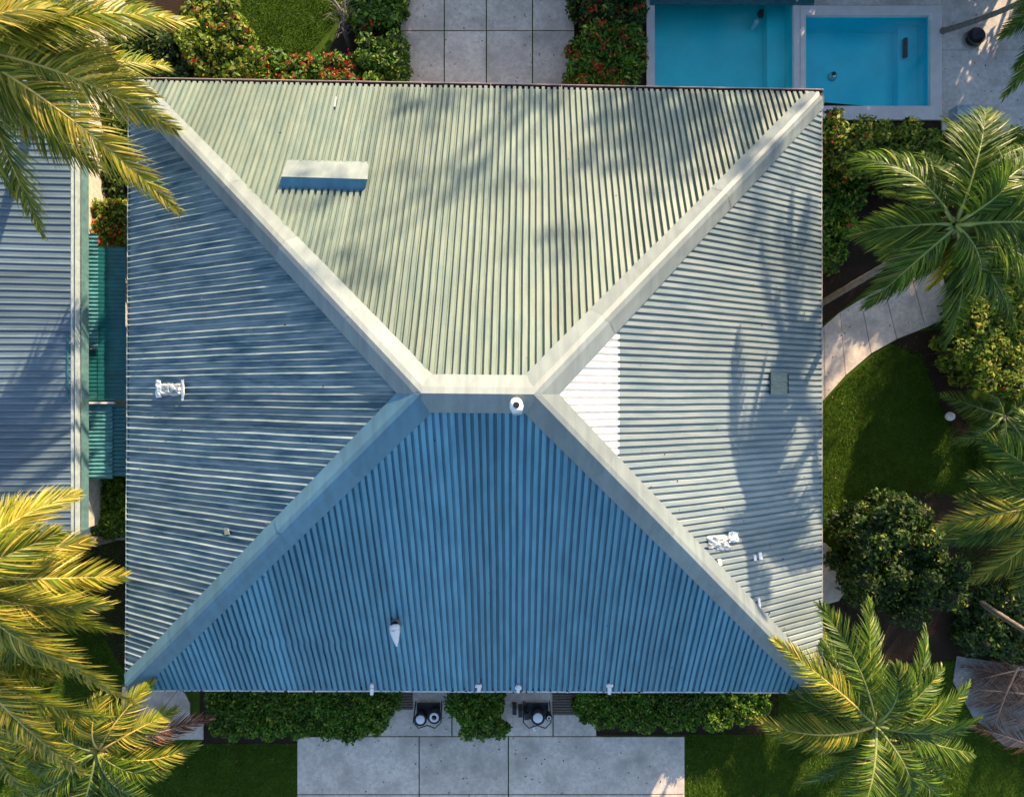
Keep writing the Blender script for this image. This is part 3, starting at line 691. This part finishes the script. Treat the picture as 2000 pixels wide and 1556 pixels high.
hedge('round_shrub', 'rounded bright green clipped shrub at the left side of the upper driveway', 'shrub', [(700, 70), (695, 120), (705, 158), (777, 156), (782, 110), (776, 66), (745, 52), (715, 56)], 1.3, M['hedge'], per=170, size=.055)
hedge('garden_shrub', 'leafy shrub with red flowers at the top edge left of the driveway', 'shrub', [(670, -60), (662, 12), (690, 48), (730, 30), (780, 50), (782, -60)], 1.1, M['hedge'], flowers=34, per=110)
hedge('flowering_hedge', 'hedge mixed with red leaves between the driveway and the large pool', 'hedge', [(1128, 60), (1126, 168), (1244, 170), (1252, 140), (1262, 70), (1240, 40), (1170, 48)], 1.25, M['hedge'], flowers=190)
hedge('flowering_hedge', 'dark red leaved hedge at the top edge beside the large pool', 'hedge', [(1124, -60), (1126, 25), (1160, 8), (1200, 44), (1258, 46), (1256, -60)], 1.3, M['dark_leaf'], flowers=110)
hedge('garden_hedge', 'yellow green hedge below the small pool with a red flower patch', 'hedge', [(1612, 225), (1610, 300), (1700, 330), (1745, 300), (1735, 262), (1690, 232), (1640, 218)], 2.1, M['hedge_y'], flowers=34, per=170)
hedge('garden_hedge', 'yellow green hedge between the small pool and the tall palm', 'hedge', [(1735, 240), (1740, 310), (1810, 345), (1880, 330), (2010, 330), (2010, 258), (1900, 262), (1800, 232)], 2.1, M['hedge_y'], flowers=8, per=170)
hedge('garden_hedge', 'shady green hedge running down along the right roof edge', 'hedge', [(1612, 300), (1608, 400), (1608, 520), (1640, 530), (1665, 470), (1690, 380), (1690, 320)], 1.3, M['hedge'], flowers=10, per=150)
hedge('garden_bush', 'yellow spotted bush at the right edge below the tall palm', 'bush', [(1895, 610), (1885, 680), (1915, 745), (2010, 770), (2010, 500), (1960, 500), (1930, 560)], 1.9, M['hedge_y'], flowers=24, per=190, spacing=.27)
hedge('garden_bush', 'broad dark rounded bush right of the lower lawn', 'bush', [(1720, 1000), (1700, 1040), (1690, 1090), (1685, 1140), (1720, 1190), (1790, 1215), (1870, 1215), (1905, 1150), (1890, 1080), (1850, 1040), (1830, 990), (1770, 980)], 2.3, M['dark_leaf'], flowers=3, per=230, spacing=.36, cr=.36, hv=.8, size=.058)
hedge('garden_bush', 'low dark undergrowth at the right edge between the brown fronds and the round bush', 'bush', [(1880, 1170), (1890, 1270), (2010, 1290), (2010, 1160)], .6, M['dark_leaf'], flowers=10, per=110)
hedge('flowering_bush', 'small red flowering bush between the neighbouring gutter and the left roof edge', 'bush', [(176, 400), (176, 440), (195, 470), (232, 468), (240, 440), (242, 395), (205, 385)], 1.9, M['hedge_y'], flowers=60, per=170, cr=.2, spacing=.2, size=.05)
hedge('garden_bush', 'shadowed bush under the palm between the neighbouring roof and the left roof edge', 'bush', [(150, 225), (160, 300), (205, 375), (243, 380), (243, 235), (200, 215)], 1.5, M['dark_leaf'], flowers=8, per=130)
hedge('clipped_shrub', 'bright green clipped shrub against the left roof edge beside the palm trunk', 'shrub', [(180, 935), (180, 1030), (190, 1045), (243, 1040), (243, 930), (225, 925)], 1.6, M['hedge'], per=200, cr=.18, spacing=.18, size=.045)
hedge('clipped_hedge', 'long dense green hedge under the lower roof edge, left of the driveway steps', 'hedge', [(408, 1345), (412, 1400), (412, 1440), (520, 1443), (600, 1436), (640, 1436), (680, 1446), (738, 1432), (752, 1400), (776, 1375), (776, 1345)], .9, M['hedge'], per=190, spacing=.22, cr=.2, size=.05, hv=.1)
hedge('clipped_shrub', 'leafy green shrub spilling onto the lower driveway between two black units', 'shrub', [(872, 1345), (868, 1385), (898, 1400), (905, 1435), (930, 1445), (960, 1447), (978, 1435), (975, 1400), (985, 1345)], .95, M['hedge'], per=190, spacing=.22, cr=.2, size=.055, hv=.1)
hedge('clipped_hedge', 'long shadowed hedge under the lower roof edge, right of the wooden mat', 'hedge', [(1132, 1345), (1130, 1385), (1145, 1418), (1300, 1424), (1440, 1420), (1500, 1405), (1500, 1345)], .9, M['hedge'], per=190, spacing=.22, cr=.2, size=.05, hv=.1)

# ---- palms
def frond(parent, base, tip, arch, L, m, mr, side=None, npair=72, droop=.35, dens=1.0, wid=.026, hang=0.0, name='frond'):
    npair = int(npair * 1.5); wid *= .68; base, tip = Vector(base), Vector(tip); mid = (base + tip) / 2 + Vector((0, 0, arch)); ax = tip - base; per_ = Vector((-ax.y, ax.x, 0)); mid += Vector(side) if side else per_ * random.uniform(-.16, .16); droop *= random.uniform(.6, 1.9); fo = random.uniform(-7, 9)
    B_ = lambda t: base * (1 - t) ** 2 + mid * 2 * t * (1 - t) + tip * t * t
    dB = lambda t: ((mid - base) * (1 - t) + (tip - mid) * t).normalized()
    vs, fs = [], []; Z = Vector((0, 0, 1))
    roll = random.uniform(-.35, .35)
    for sgn in (-1, 1):
        for i in range(npair):
            t = .10 + .9 * (i + random.uniform(-.3, .3)) / npair
            if t > 1 or random.random() > dens: continue
            c, tg = B_(t), dB(t); s = tg.cross(Z); s = s.normalized() if s.length > .01 else Vector((1, 0, 0)); n = s.cross(tg).normalized()
            prof = (.45 + .55 * min(1, (t - .08) / .22)) * (1 if t < .55 else 1 - .72 * ((t - .55) / .45) ** 1.4)
            l = L * prof * random.uniform(.86, 1.08)
            fa = R(32 + fo + 34 * t ** 1.3 + random.uniform(-8, 8)); l *= random.choice((1, 1, 1, 1, 1, .8, .6))
            d = (s * sgn * math.cos(fa) + tg * math.sin(fa)); d = (d + n * (.14 + roll * sgn + random.uniform(-.12, .12))).normalized()
            wv = d.cross(n).normalized(); tw = random.uniform(-.7, .7); wv = (wv * math.cos(tw) + n * math.sin(tw)).normalized()
            ww = wid * random.uniform(.8, 1.15); b0 = len(vs); p = c.copy(); dd = d.copy(); segs = 4
            for k in range(segs + 1):
                f = k / segs; wk = ww * (.55 + 1.1 * f if f < .35 else .93 * (1 - (f - .35) / .65) ** .8 + .04)
                vs += [p - wv * wk, p + wv * wk]
                dd = (dd + Vector((0, 0, -1)) * (droop + hang) * (.35 + .5 * f) * random.uniform(.8, 1.2)).normalized() if k else dd
                p = p + dd * (l / segs)
            for k in range(segs): a = b0 + 2 * k; fs.append((a, a + 1, a + 3, a + 2))
    fr = mesh(name, vs, fs, m, parent)
    mb = MB(); mb.tube([B_(t / 9) - Vector((0, 0, .012)) for t in range(10)], [.042 - .0039 * t for t in range(10)], 6); mb.build('midrib', mr, fr, True)
    return fr
def trunk(parent, base, top, r0, r1, bow=(0, 0, 0)):
    base, top = Vector(base), Vector(top); pts, rad = [], []; nseg = 30
    for i in range(nseg + 1):
        t = i / nseg; p = base.lerp(top, t) + Vector(bow) * math.sin(math.pi * t)
        pts.append(p); rad.append((r0 + (r1 - r0) * min(1, t * 1.2)) * (1 + (.07 if i % 2 else -.03)) * (1.35 if i == 0 else 1))
    mb = MB(); mb.tube(pts, rad, 12); return mb.build('trunk', M['trunk'], parent, True)
def crown_bits(parent, c, n=7):
    mb = MB()
    for i in range(n):
        a = random.uniform(0, 6.28); q = Vector(c) + Vector((math.cos(a) * .17, math.sin(a) * .17, -.25))
        mb.lathe(q, [(0, -.13), (.09, -.08), (.12, 0), (.09, .08), (0, .13)], 10)
    mb.build('coconuts', plain('coconut_husk', (.20, .17, .05), .6), parent, True)
def palm(label, base, cpx, cz_, tips, L=.75, m='palm_g', mr='rachis', auto=0, alen=2.6, arch=.55, fill_skip=None, r=.15, bow=(0, 0, 0), npair=72, droop=.3, ti=None, wid=.026, nuts=True):
    c = P(cpx[0], cpx[1], cz_); b = P(base[0], base[1], 0) if len(base) == 2 else Vector(base)
    root = empty('palm_tree', b, label=label, cat='palm tree')
    trunk(root, b - Vector((0, 0, .0)), c - Vector((0, 0, .25)), r, r * .72, bow)
    for tp in tips:
        x, y, z = tp[:3]; ar = tp[3] if len(tp) > 3 and tp[3] is not None else arch; mm = tp[4] if len(tp) > 4 and tp[4] else m; sd_ = tp[5] if len(tp) > 5 else None
        dir_ = (P(x, y, z) - c); dir_.z = 0; st = c + dir_.normalized() * .08
        rr = 'rachis_d' if mm == 'palm_d' else ('rachis_y' if mm in ('palm_y', 'palm_m') else mr)
        frond(root, st, P(x, y, z), ar, L, M[mm], M[rr], side=sd_, npair=npair, droop=droop, wid=wid)
    for i in range(auto):
        a = random.uniform(0, 6.28) if ti is None else R(random.uniform(*ti)); l = alen * random.uniform(.75, 1.1); dz = random.uniform(-1.9, .9)
        t = c + Vector((math.cos(a) * l, math.sin(a) * l, dz)); frond(root, c, t, arch * random.uniform(.7, 1.4), L * .95, M[m], M[mr], npair=npair, droop=droop, wid=wid)
    if nuts: crown_bits(root, c)
    return root
# A: upper left
palm('golden palm arching in from the upper left corner over two roofs', (130, 235), (-70, 95), 7.6,
     [(345, 255, 5.5, .75, 'palm_y', (0, .35, 0)), (348, 412, 5.0, .9, 'palm_y'), (85, 462, 5.0, .7, 'palm_m'), (-40, 470, 5.2, .7, 'palm_m'), (375, 45, 6.0, .8, 'palm_m', (0, .3, 0)), (260, -60, 6.6, .8, 'palm_m'),
      (215, 110, 6.0, .6, 'palm_m'), (190, 330, 4.6, .5, 'palm_m'), (60, -120, 7, .6, 'palm_m'), (330, 130, 4.6, .6, 'palm_m'), (110, 20, 7.6, .9, 'palm_y'), (-300, 200, 6, .5, 'palm_m'), (-250, -100, 7, .5), (300, 190, 5.6, .7, 'palm_y'), (250, 60, 6.6, .8, 'palm_m'), (30, 380, 5.6, .7, 'palm_m'), (140, 260, 6.2, .8, 'palm_m')],
     L=.92, m='palm_m', npair=84, droop=.24, wid=.030)
# B: lower left
palm('golden palm at the left edge whose trunk rises by the clipped shrub', (240, 1042), (-90, 1130), 7.0,
     [(148, 965, 5.6, .7, 'palm_y', (0, .4, 0)), (60, 985, 6, .6, 'palm_y'), (172, 1058, 5.0, .5, 'palm_y'), (243, 1125, 5.0, .7, 'palm_y', (0, .15, 0)), (240, 1235, 4.6, .7, 'palm_m'), (262, 1372, 4.8, .9, 'palm_y', (.3, .3, 0)),
      (100, 1330, 5, .6, 'palm_m'), (-60, 900, 6, .5), (60, 1200, 5.6, .6, 'palm_m'), (-300, 1200, 6, .5), (-200, 1400, 6, .6), (160, 1180, 4.5, .4, 'palm_m'), (215, 1180, 5.4, .8, 'palm_y'), (110, 1040, 6.4, .8, 'palm_m'), (190, 1320, 5.4, .9, 'palm_y'), (20, 1400, 5, .7, 'palm_m'), (-20, 960, 6, .7, 'palm_y')],
     L=.88, m='palm_m', npair=84, droop=.24, wid=.030)
palm('golden palm at the left edge just above the small corner palm', (60, 1280), (-85, 1270), 6.2,
     [(165, 1512, 4.6, .8, 'palm_y', (.3, .3, 0)), (210, 1400, 4.2, .7, 'palm_m'), (60, 1560, 4.6, .6, 'palm_m'), (150, 1290, 4.6, .6, 'palm_m'), (-60, 1600, 4.8, .5, 'palm_m'), (-260, 1350, 5, .5)],
     L=.80, m='palm_m', npair=80, droop=.25, wid=.029)
# C: bottom left
palm('lower left green palm with its crown over the lawn corner', (260, 1400), (190, 1468), 3.6,
     [(385, 1455, 3.0, .45, 'palm_m', (0, -.35, 0)), (345, 1385, 3.3, .5, 'palm_m'), (298, 1330, 3.6, .5, 'palm_m'), (20, 1556, 3.0, .5, 'palm_g'), (150, 1600, 2.8, .5, 'palm_g'), (240, 1590, 2.6, .5, 'palm_g'), (0, 1430, 3.2, .5, 'palm_m'), (80, 1370, 3.6, .5, 'palm_m'), (200, 1360, 3.8, .5, 'palm_m'),
      (412, 1402, 3.1, .25, 'palm_d')], L=.62, m='palm_g', npair=60, droop=.28, wid=.024, r=.13, auto=4, alen=2.2)
# D: right, tall
palm('tall green palm beside the right roof corner with full round crown', (1598, 596), (1868, 440), 7.2,
     [(1672, 308, 6.4, .55, None, (0, .35, 0)), (1672, 455, 5.6, .55), (1690, 600, 5.2, .7, None, (.0, .3, 0)), (1850, 672, 5.2, .8), (1985, 640, 5.4, .7), (2060, 560, 6, .7), (2080, 420, 6.6, .7), (2040, 300, 6.8, .7), (1925, 215, 7.0, .8), (1850, 235, 6.2, .7),
      (1800, 300, 5.2, .5), (1730, 380, 5.0, .4), (1745, 540, 5.0, .5), (1920, 560, 5.2, .5), (1960, 350, 7.6, .9), (1720, 500, 5.2, .5), (1820, 560, 4.6, .5, 'palm_m'), (1990, 500, 6.2, .6)],
     L=.86, npair=88, droop=.36, r=.10, wid=.026, auto=3, alen=1.9)
# E: right edge
palm('green palm at the right edge beside the lawn with its crown out of view', (1960, 960), (2075, 985), 4.2,
     [(1915, 852, 4.2, .5), (1895, 930, 3.6, .5), (1835, 1028, 3.6, .55, 'palm_m', (0, .3, 0)), (1848, 1060, 3.2, .4), (1900, 1135, 2.8, .4, 'palm_m'), (1985, 800, 4.2, .5), (2100, 780, 4, .5), (2240, 900, 4, .5), (2260, 1060, 4, .5), (2100, 1200, 3.4, .5), (1985, 1160, 2.8, .5)],
     L=.72, npair=76, droop=.26, r=.13, auto=4, alen=2.4)
# F: bottom right
palm('bright green palm at the lower right roof corner with star shaped crown', (1640, 1372), (1712, 1418), 4.6,
     [(1512, 1250, 4.6, .5, 'palm_m'), (1600, 1178, 4.4, .55), (1700, 1170, 4.2, .5), (1808, 1228, 4.2, .5), (1892, 1335, 4.0, .55, None, (0, -.3, 0)), (1478, 1408, 3.8, .45, 'palm_m', (0, -.3, 0)), (1560, 1530, 3.2, .45), (1655, 1600, 3.4, .5), (1790, 1590, 3.4, .5), (1880, 1590, 3.4, .5),
      (1900, 1470, 3.6, .5), (1540, 1350, 3.2, .4), (1850, 1520, 3.0, .4), (1750, 1300, 5.2, .4), (1725, 1640, 3.2, .5), (1620, 1470, 3.0, .4)],
     L=.68, npair=78, droop=.28, r=.15, wid=.025, auto=7, alen=2.3)
# G: top right, trunk crossing the deck
palm('dark palm leaning over the pool deck from the upper right corner', (1838, 62), (2140, -75), 5.0,
     [(1955, 70, 4.0, .5), (1960, 190, 3.6, .55), (2060, 240, 3.8, .5), (1990, 15, 4.6, .5), (2180, 160, 4, .5), (2000, -160, 5, .5), (2240, -60, 4.6, .5), (2100, -220, 4.6, .5), (1985, 130, 4.0, .5)],
     L=.66, npair=70, droop=.22, r=.085, bow=(0, -.15, 0), nuts=False)
# H: little dark palm by the lawn
palm('small shadowed palm beside the white garden globe', (1958, 815), (1962, 812), 1.0,
     [(1838, 770, .9, .35), (1860, 865, .7, .3), (1925, 735, 1.0, .35), (2040, 760, 1.0, .3), (2060, 850, .8, .3), (1940, 890, .7, .3), (1875, 800, .6, .25), (2010, 890, .7, .3)],
     L=.5, m='palm_g', npair=46, droop=.3, r=.08, wid=.02, nuts=False)
# I: trunk entering lower right
palm('leaning palm whose pale trunk enters at the lower right edge', (1905, 1170), (2115, 1300), 4.4,
     [(2010, 1180, 4.0, .4), (2230, 1200, 4.0, .4), (2250, 1400, 3.8, .4), (2050, 1480, 3.0, .4, 'palm_d')], L=.6, npair=60, r=.09, nuts=False)
# spiky plant
palm('small spiky yellow green plant beside the narrow lower path', (1690, 1075), (1688, 1070), .35,
     [(1645, 1040, .5, .15, 'palm_m'), (1660, 1085, .4, .15, 'palm_m'), (1668, 1025, .6, .15, 'palm_m'), (1650, 1062, .5, .15, 'palm_m'), (1700, 1030, .6, .15), (1720, 1080, .5, .15)],
     L=.22, npair=22, r=.05, droop=.15, wid=.016, nuts=False)
# dead fronds on the ground lower right
for i, (b_, t__, lab) in enumerate([((2070, 1330), (1880, 1300), 'dry brown palm frond on pale ground at the right edge, highest of four'), ((2080, 1380), (1895, 1375), 'dry brown palm frond fanned over the pale slab, second highest of four'),
                      ((2070, 1480), (1900, 1420), 'dry brown palm frond at the foot of the pale ground'), ((2060, 1420), (1960, 1290), 'dry brown palm frond crossing the others on the pale slab')]):
    rt = empty('fallen_frond', P(*b_, .1), label=lab, cat='fallen frond', group='dry palm fronds fallen on the pale ground')
    frond(rt, P(*b_, .35), P(*t__, .12), .15, .62, M['palm_d'], M['rachis_d'], npair=40, droop=.12, wid=.014, name='leaflets')
rt = empty('fallen_branch', P(330, 1400, .1), label='thin dry brown branch lying across the grey slab at lower left', cat='branch')
mb = MB(); mb.tube([P(285, 1418, .9), P(310, 1395, .8), P(345, 1350, .9)], [.02, .018, .01], 6); mb.build('stick', M['rachis_d'], rt, True)
mb = MB(); mb.tube([P(310, 1395, .8), P(318, 1375, .8), P(316, 1362, .85)], [.012, .009, .005], 6); mb.build('twig', M['rachis_d'], rt, True)
# small bare tree by upper lawn
rt = empty('small_tree', P(688, 95), label='small bare twisted tree with dark twigs at the right end of the upper lawn', cat='tree')
b_ = P(688, 100)
mb = MB(); mb.tube([b_, b_ + Vector((-.1, .25, .5)), b_ + Vector((-.05, .6, 1.0)), b_ + Vector((-.3, .9, 1.3))], [.07, .06, .045, .03], 8); mb.build('trunk', M['trunk'], rt, True)
mb = MB()
for i in range(46):
    a = random.uniform(0, 6.28); s = b_ + Vector((random.uniform(-.12, 0), random.uniform(.2, .8), random.uniform(.4, 1.1))); l = random.uniform(.3, .7)
    e1 = s + Vector((math.cos(a) * l * .5, math.sin(a) * l * .5, l * .3)); e2 = e1 + Vector((math.cos(a + .5) * l * .5, math.sin(a + .5) * l * .5, l * .2))
    mb.tube([s, e1, e2], [.014, .009, .004], 4, cap=False)
mb.build('branches', M['trunk'], rt)
# trees out of the frame that shade the grounds from the sun side
def broad_tree(loc, h, rc, seed, label):
    rt = empty('broadleaf_tree', loc, label=label, cat='tree', group='tall trees beyond the pool garden')
    return rt
def treemesh(seed, h=9, rc=3.2):
    random.seed(seed); cl = []
    for i in range(46):
        a, rr, zz = random.uniform(0, 6.28), rc * math.sqrt(random.random()), random.uniform(-.42, .5)
        k = math.sqrt(max(0, 1 - (rr / rc) ** 2)); cl.append((math.cos(a) * rr, math.sin(a) * rr, h * .7 + zz * h * .55 * (k + .25), random.uniform(.5, .85)))
    C, Nn = clumps_leaves(cl, 170, .13, up=.2); V, F = leafquads(C, Nn, .12); return V, F, cl
TM = []
for s_ in (1, 2, 3):
    V, F, cl = treemesh(s_); rt = empty('temp')
    o = npmesh('crown', V, F, M['dark_leaf'], rt); mb = MB(); mb.tube([(0, 0, 0), (.1, .05, 3), (0, 0, 6.5)], [.25, .2, .1], 8)
    for c in cl[::3]: mb.tube([(0, 0, random.uniform(2.5, 5)), (c[0] * .6, c[1] * .6, c[2] - .8), (c[0], c[1], c[2])], [.08, .05, .02], 5, cap=False)
    t2 = mb.build('trunk', M['trunk'], rt, True); TM.append((rt, o, t2))
LM = []  # unseen low shrubs, added to keep the sun off deck and driveway
for s_ in (5, 6):
    random.seed(s_); cl = []
    for i in range(40):
        a, rr = random.uniform(0, 6.28), 1.9 * math.sqrt(random.random()); z = random.uniform(.4, 4.6) * (1 - .25 * rr / 1.9)
        cl.append((math.cos(a) * rr, math.sin(a) * rr, z, random.uniform(.45, .7)))
    C, Nn = clumps_leaves(cl, 260, .11); V, F = leafquads(C, Nn, .11); rt = empty('temp'); o = npmesh('crown', V, F, M['dark_leaf'], rt)
    mb = MB()
    for c in cl[::4]: mb.tube([(0, 0, 0), (c[0] * .5, c[1] * .5, c[2] * .5), c[:3]], [.08, .05, .02], 5, cap=False)
    LM.append((rt, o, mb.build('trunk', M['trunk'], rt)))
SM = []
for s_ in (8, 9):
    random.seed(s_); cl = []
    for i in range(26):
        a, rr = random.uniform(0, 6.28), 3.4 * math.sqrt(random.random()); cl.append((math.cos(a) * rr, math.sin(a) * rr, random.uniform(11.5, 16), random.uniform(.5, .9)))
    C, Nn = clumps_leaves(cl, 26, .16); V, F = leafquads(C, Nn, .16); rt = empty('temp'); o = npmesh('crown', V, F, M['hedge'], rt)
    mb = MB(); mb.tube([(0, 0, 0), (.2, .1, 6), (0, 0, 12)], [.3, .22, .12], 8)
    for c in cl[::2]: mb.tube([(0, 0, random.uniform(8, 11)), (c[0] * .6, c[1] * .6, c[2] - 1), c[:3]], [.07, .04, .015], 5, cap=False)
    SM.append((rt, o, mb.build('trunk', M['trunk'], rt)))
def plant(kind, name, cat, grp, items):
    for i, (x, y, s, lab) in enumerate(items):
        src = kind[i % len(kind)]; rt = src[0] if i < len(kind) else src[0].copy()
        if i >= len(kind):
            col.objects.link(rt)
            for ch in src[1:]:
                c = ch.copy(); c.parent = rt; col.objects.link(c)
        rt.name = name; rt.location = (x, y, 0); rt.scale = (s, s, s); rt.rotation_euler = (0, 0, i * 1.1); tag(rt, lab, cat, grp)
plant(TM, 'broadleaf_tree', 'tree', 'tall trees beyond the pool garden', [
    (17, 21, 1.0, 'dense broadleaf tree north east of the pool'), (21.5, 17.5, .9, 'dense broadleaf tree east of the small pool'), (24, 13.5, .85, 'dense broadleaf tree far east of the small pool'),
    (22.5, 9.5, .8, 'dense broadleaf tree east of the tall palm'), (25, 6, .85, 'dense broadleaf tree far east of the tall palm'), (20, 1.5, .6, 'dense broadleaf tree east of the lawn'), (12, 24, .95, 'dense broadleaf tree north of the pool')])
plant(LM, 'shade_shrub', 'shrub', 'tall shrubs screening the pool deck', [
    (1.2, 15.8, 1.0, 'tall leafy shrub north of the driveway'), (4.6, 15.2, 1.0, 'tall leafy shrub north of the hedge by the pool'), (7.6, 15.3, 1.05, 'tall leafy shrub north of the large pool, nearest the driveway'), (10.6, 15.2, 1.1, 'tall leafy shrub north of the large pool'),
    (13.5, 15.6, 1.1, 'tall leafy shrub north of the small pool'), (16.5, 15.2, 1.1, 'tall leafy shrub north of the deck'), (18.6, 12.6, 1.1, 'tall leafy shrub east of the deck'), (1.6, 19.6, 1.2, 'tall leafy shrub far up the driveway'), (3.4, 18.6, 1.2, 'tall leafy shrub behind the hedge screen')])
plant(SM, 'tall_tree', 'tree', 'tall airy trees far beyond the pool', [
    (18.3, 39, 1.36, 'tall airy tree rising far behind the pool'), (22.2, 40.5, 1.30, 'tall airy tree rising far behind the deck'), (25.5, 38, 1.2, 'tall airy tree rising far behind the deck bowl')])
for (x, y, z, lab) in ((12.6, 11.6, 8.3, 'tall palm out beyond the right end of the deck'), (13.0, 4.6, 6.6, 'palm out beyond the tall right palm')):
    rt = empty('palm_tree', (x, y, 0), label=lab, cat='palm tree'); c = Vector((x, y, z)); trunk(rt, (x + 4.2, y + 1.2, 0), c - Vector((0, 0, .2)), .13, .1, (-.5, 0, 1.2))
    for i in range(11):
        a = 6.283 * i / 11 + random.uniform(-.2, .2); l = random.uniform(1.9, 2.5); frond(rt, c, c + Vector((math.cos(a) * l, math.sin(a) * l, random.uniform(-1.6, .2))), .5, .6, M['palm_g'], M['rachis'], npair=50)

# ------------------------------------------------------------------ small things
c = P(1855, 813, .14); mb = MB(); mb.lathe(c, [(0, -.14), (.07, -.12), (.125, -.05), (.14, .01), (.12, .08), (.06, .125), (0, .135)], 18)
tag(mb.build('garden_globe', M['white'], smooth=True), 'white ball on the shaded lawn beside the small dark palm', 'garden globe')
c = P(1808, 362, 1.3); rt = empty('garden_lamp', (c.x, c.y, 0), label='white pointed garden lamp glimpsed between the tall palm leaves and hedge', cat='lamp')
mb = MB(); mb.tube([(c.x, c.y, 0), (c.x, c.y, 1.3)], .03, 8); mb.build('post', M['steel'], rt)
mb = MB(); mb.lathe(c, [(.02, 0), (.10, .05), (.08, .25), (.0, .35)], 12); mb.build('lamp_shade', M['white'], rt, True)
def unit(px, discs, label, ext):
    c = P(px, 1386, .05); rt = empty('garden_cart', c, label=label, cat='garden cart')
    mb = MB(); mb.box(c.x - .36, c.y - .20, .15, c.x + .36, c.y + .28, .22)
    for s in (-1, 1):
        mb.tube([(c.x + s * .40, c.y + .30, .10), (c.x + s * .42, c.y - .15, .5), (c.x + s * .25, c.y - .30, .55), (c.x, c.y - .24, .5)], .018, 6)
        mb.tube([(c.x + s * .3, c.y + .2, 0.05), (c.x + s * .3, c.y + .2, .5)], .02, 6)
    mb.build('frame', M['black'], rt)
    for (dx, dy, r_, kind) in discs:
        q = Vector((c.x + dx, c.y + dy, .22))
        mb = MB(); mb.lathe(q, [(r_ * .8, 0), (r_ * 1.3, .15), (r_ * 1.35, .32), (r_ * 1.2, .34), (r_ * 1.1, .28), (0, .27)], 20); tb = mb.build('tub', M['black'], rt, True)
        mb = MB()
        if kind == 'disc': mb.lathe(q + Vector((0, 0, .30)), [(r_ * .95, -.01), (r_ * .95, .02), (r_ * .8, .035), (0, .04)], 20)
        else: mb.lathe(q + Vector((0, 0, .30)), [(r_ * .5, .0), (r_ * .5, .03), (r_ * .95, .03), (r_ * .95, 0)], 20)
        mb.build('lid', M['white'], tb, True)
        if kind != 'disc': mb = MB(); mb.lathe(q + Vector((-.01, -.01, .30)), [(r_ * .28, 0), (r_ * .28, .05), (0, .06)], 12); mb.build('knob', M['black'], tb, True)
    for k in range(ext):
        mb = MB(); mb.box(c.x - .75 + k * .18, c.y + .05 - k * .05, .05, c.x - .62 + k * .18, c.y + .25 - k * .06, .45 + .05 * k); mb.build('bin', M['black'], rt)
unit(838, [(-.20, -.05, .145, 'disc'), (.22, .02, .15, 'ring')], 'black cart with one white disc and one white ring, left of the spilling shrub', 0)
unit(1048, [(.02, .0, .16, 'disc'), (.36, .0, .07, 'ring')], 'black cart with one large white disc beside the brown wooden mat', 3)
rt = empty('brush', P(1040, 1410, .1), label='pale tipped brush lying on the driveway below the right black cart', cat='brush')
mb = MB(); mb.tube([P(1034, 1398, .12), P(1041, 1414, .08)], .014, 6); mb.build('handle', M['steel'], rt)
mb = MB(); a = P(1043, 1420, .07); mb.tube([a + Vector((-.02, .07, .02)), a + Vector((.02, -.09, .02))], .04, 8); mb.build('head', M['white'], rt)
mt = empty('wooden_mat', P(1105, 1380), label='brown slatted wooden mat between right black cart and shadowed hedge', cat='wooden mat')
for k in range(9):
    a, b = P(1079, 1352 + k * 5.2, .09), P(1131, 1352 + k * 5.2, .09); mb = MB(); mb.box(a.x, a.y - .031, .055, b.x, a.y + .031, .09 + random.uniform(0, .008)); mb.build('slat', M['wood'], mt)
mt = empty('wooden_mat', P(775, 1375), label='small brown slatted mat beside the left hedge and left black cart', cat='wooden mat')
for k in range(7):
    a, b = P(777, 1352 + k * 5.2, .09), P(806, 1352 + k * 5.2, .09); mb = MB(); mb.box(a.x, a.y - .031, .055, b.x, a.y + .031, .09 + random.uniform(0, .008)); mb.build('slat', M['wood'], mt)

for i, (b_, t__) in enumerate([((2030, 1300), (1900, 1330)), ((1990, 1300), (1940, 1430)), ((2090, 1440), (1960, 1400)), ((2040, 1360), (1880, 1345))]):
    rt = empty('fallen_frond', P(*b_, .1), label='dark withered palm frond tangled at the right edge, ' + ('nearest the round bush', 'pointing down towards the lawn', 'lowest by the grass', 'across the middle of the slab')[i], cat='fallen frond', group='dry palm fronds fallen on the pale ground')
    frond(rt, P(*b_, .45), P(*t__, .15), .25, .7, M['palm_d'], M['rachis_d'], npair=26, droop=.3, wid=.014, name='leaflets')
# stray leaves on paving and lawns
pts = []
for (x0_, y0_, x1_, y1_, n_, z_) in ((785, 0, 1120, 160, 70, .056), (585, 1370, 1335, 1556, 130, .058), (1840, 0, 2000, 250, 50, .06), (1610, 600, 1810, 780, 40, .055), (1610, 700, 1900, 1050, 60, .05), (1340, 1440, 1600, 1556, 60, .05), (230, 1450, 580, 1556, 40, .05)):
    for _ in range(n_): q = P(random.uniform(x0_, x1_), random.uniform(y0_, y1_), z_); pts.append((q.x, q.y, z_))
for _ in range(140):
    x, y = random.uniform(-9.5, 7.6), random.uniform(-7.2, 7.6); pts.append((x, y, zroof(x, y) + .075))
pts = np.array(pts); nn = np.tile([0, 0, 1.0], (len(pts), 1)) + rng.normal(0, .2, (len(pts), 3)); nn /= np.linalg.norm(nn, axis=1, keepdims=True)
V, F = leafquads(pts, nn, .028); tag(npmesh('fallen_leaves', V, F, M['palm_d']), 'small dry leaves scattered over paving, lawn and roof', 'fallen leaves', kind='stuff')
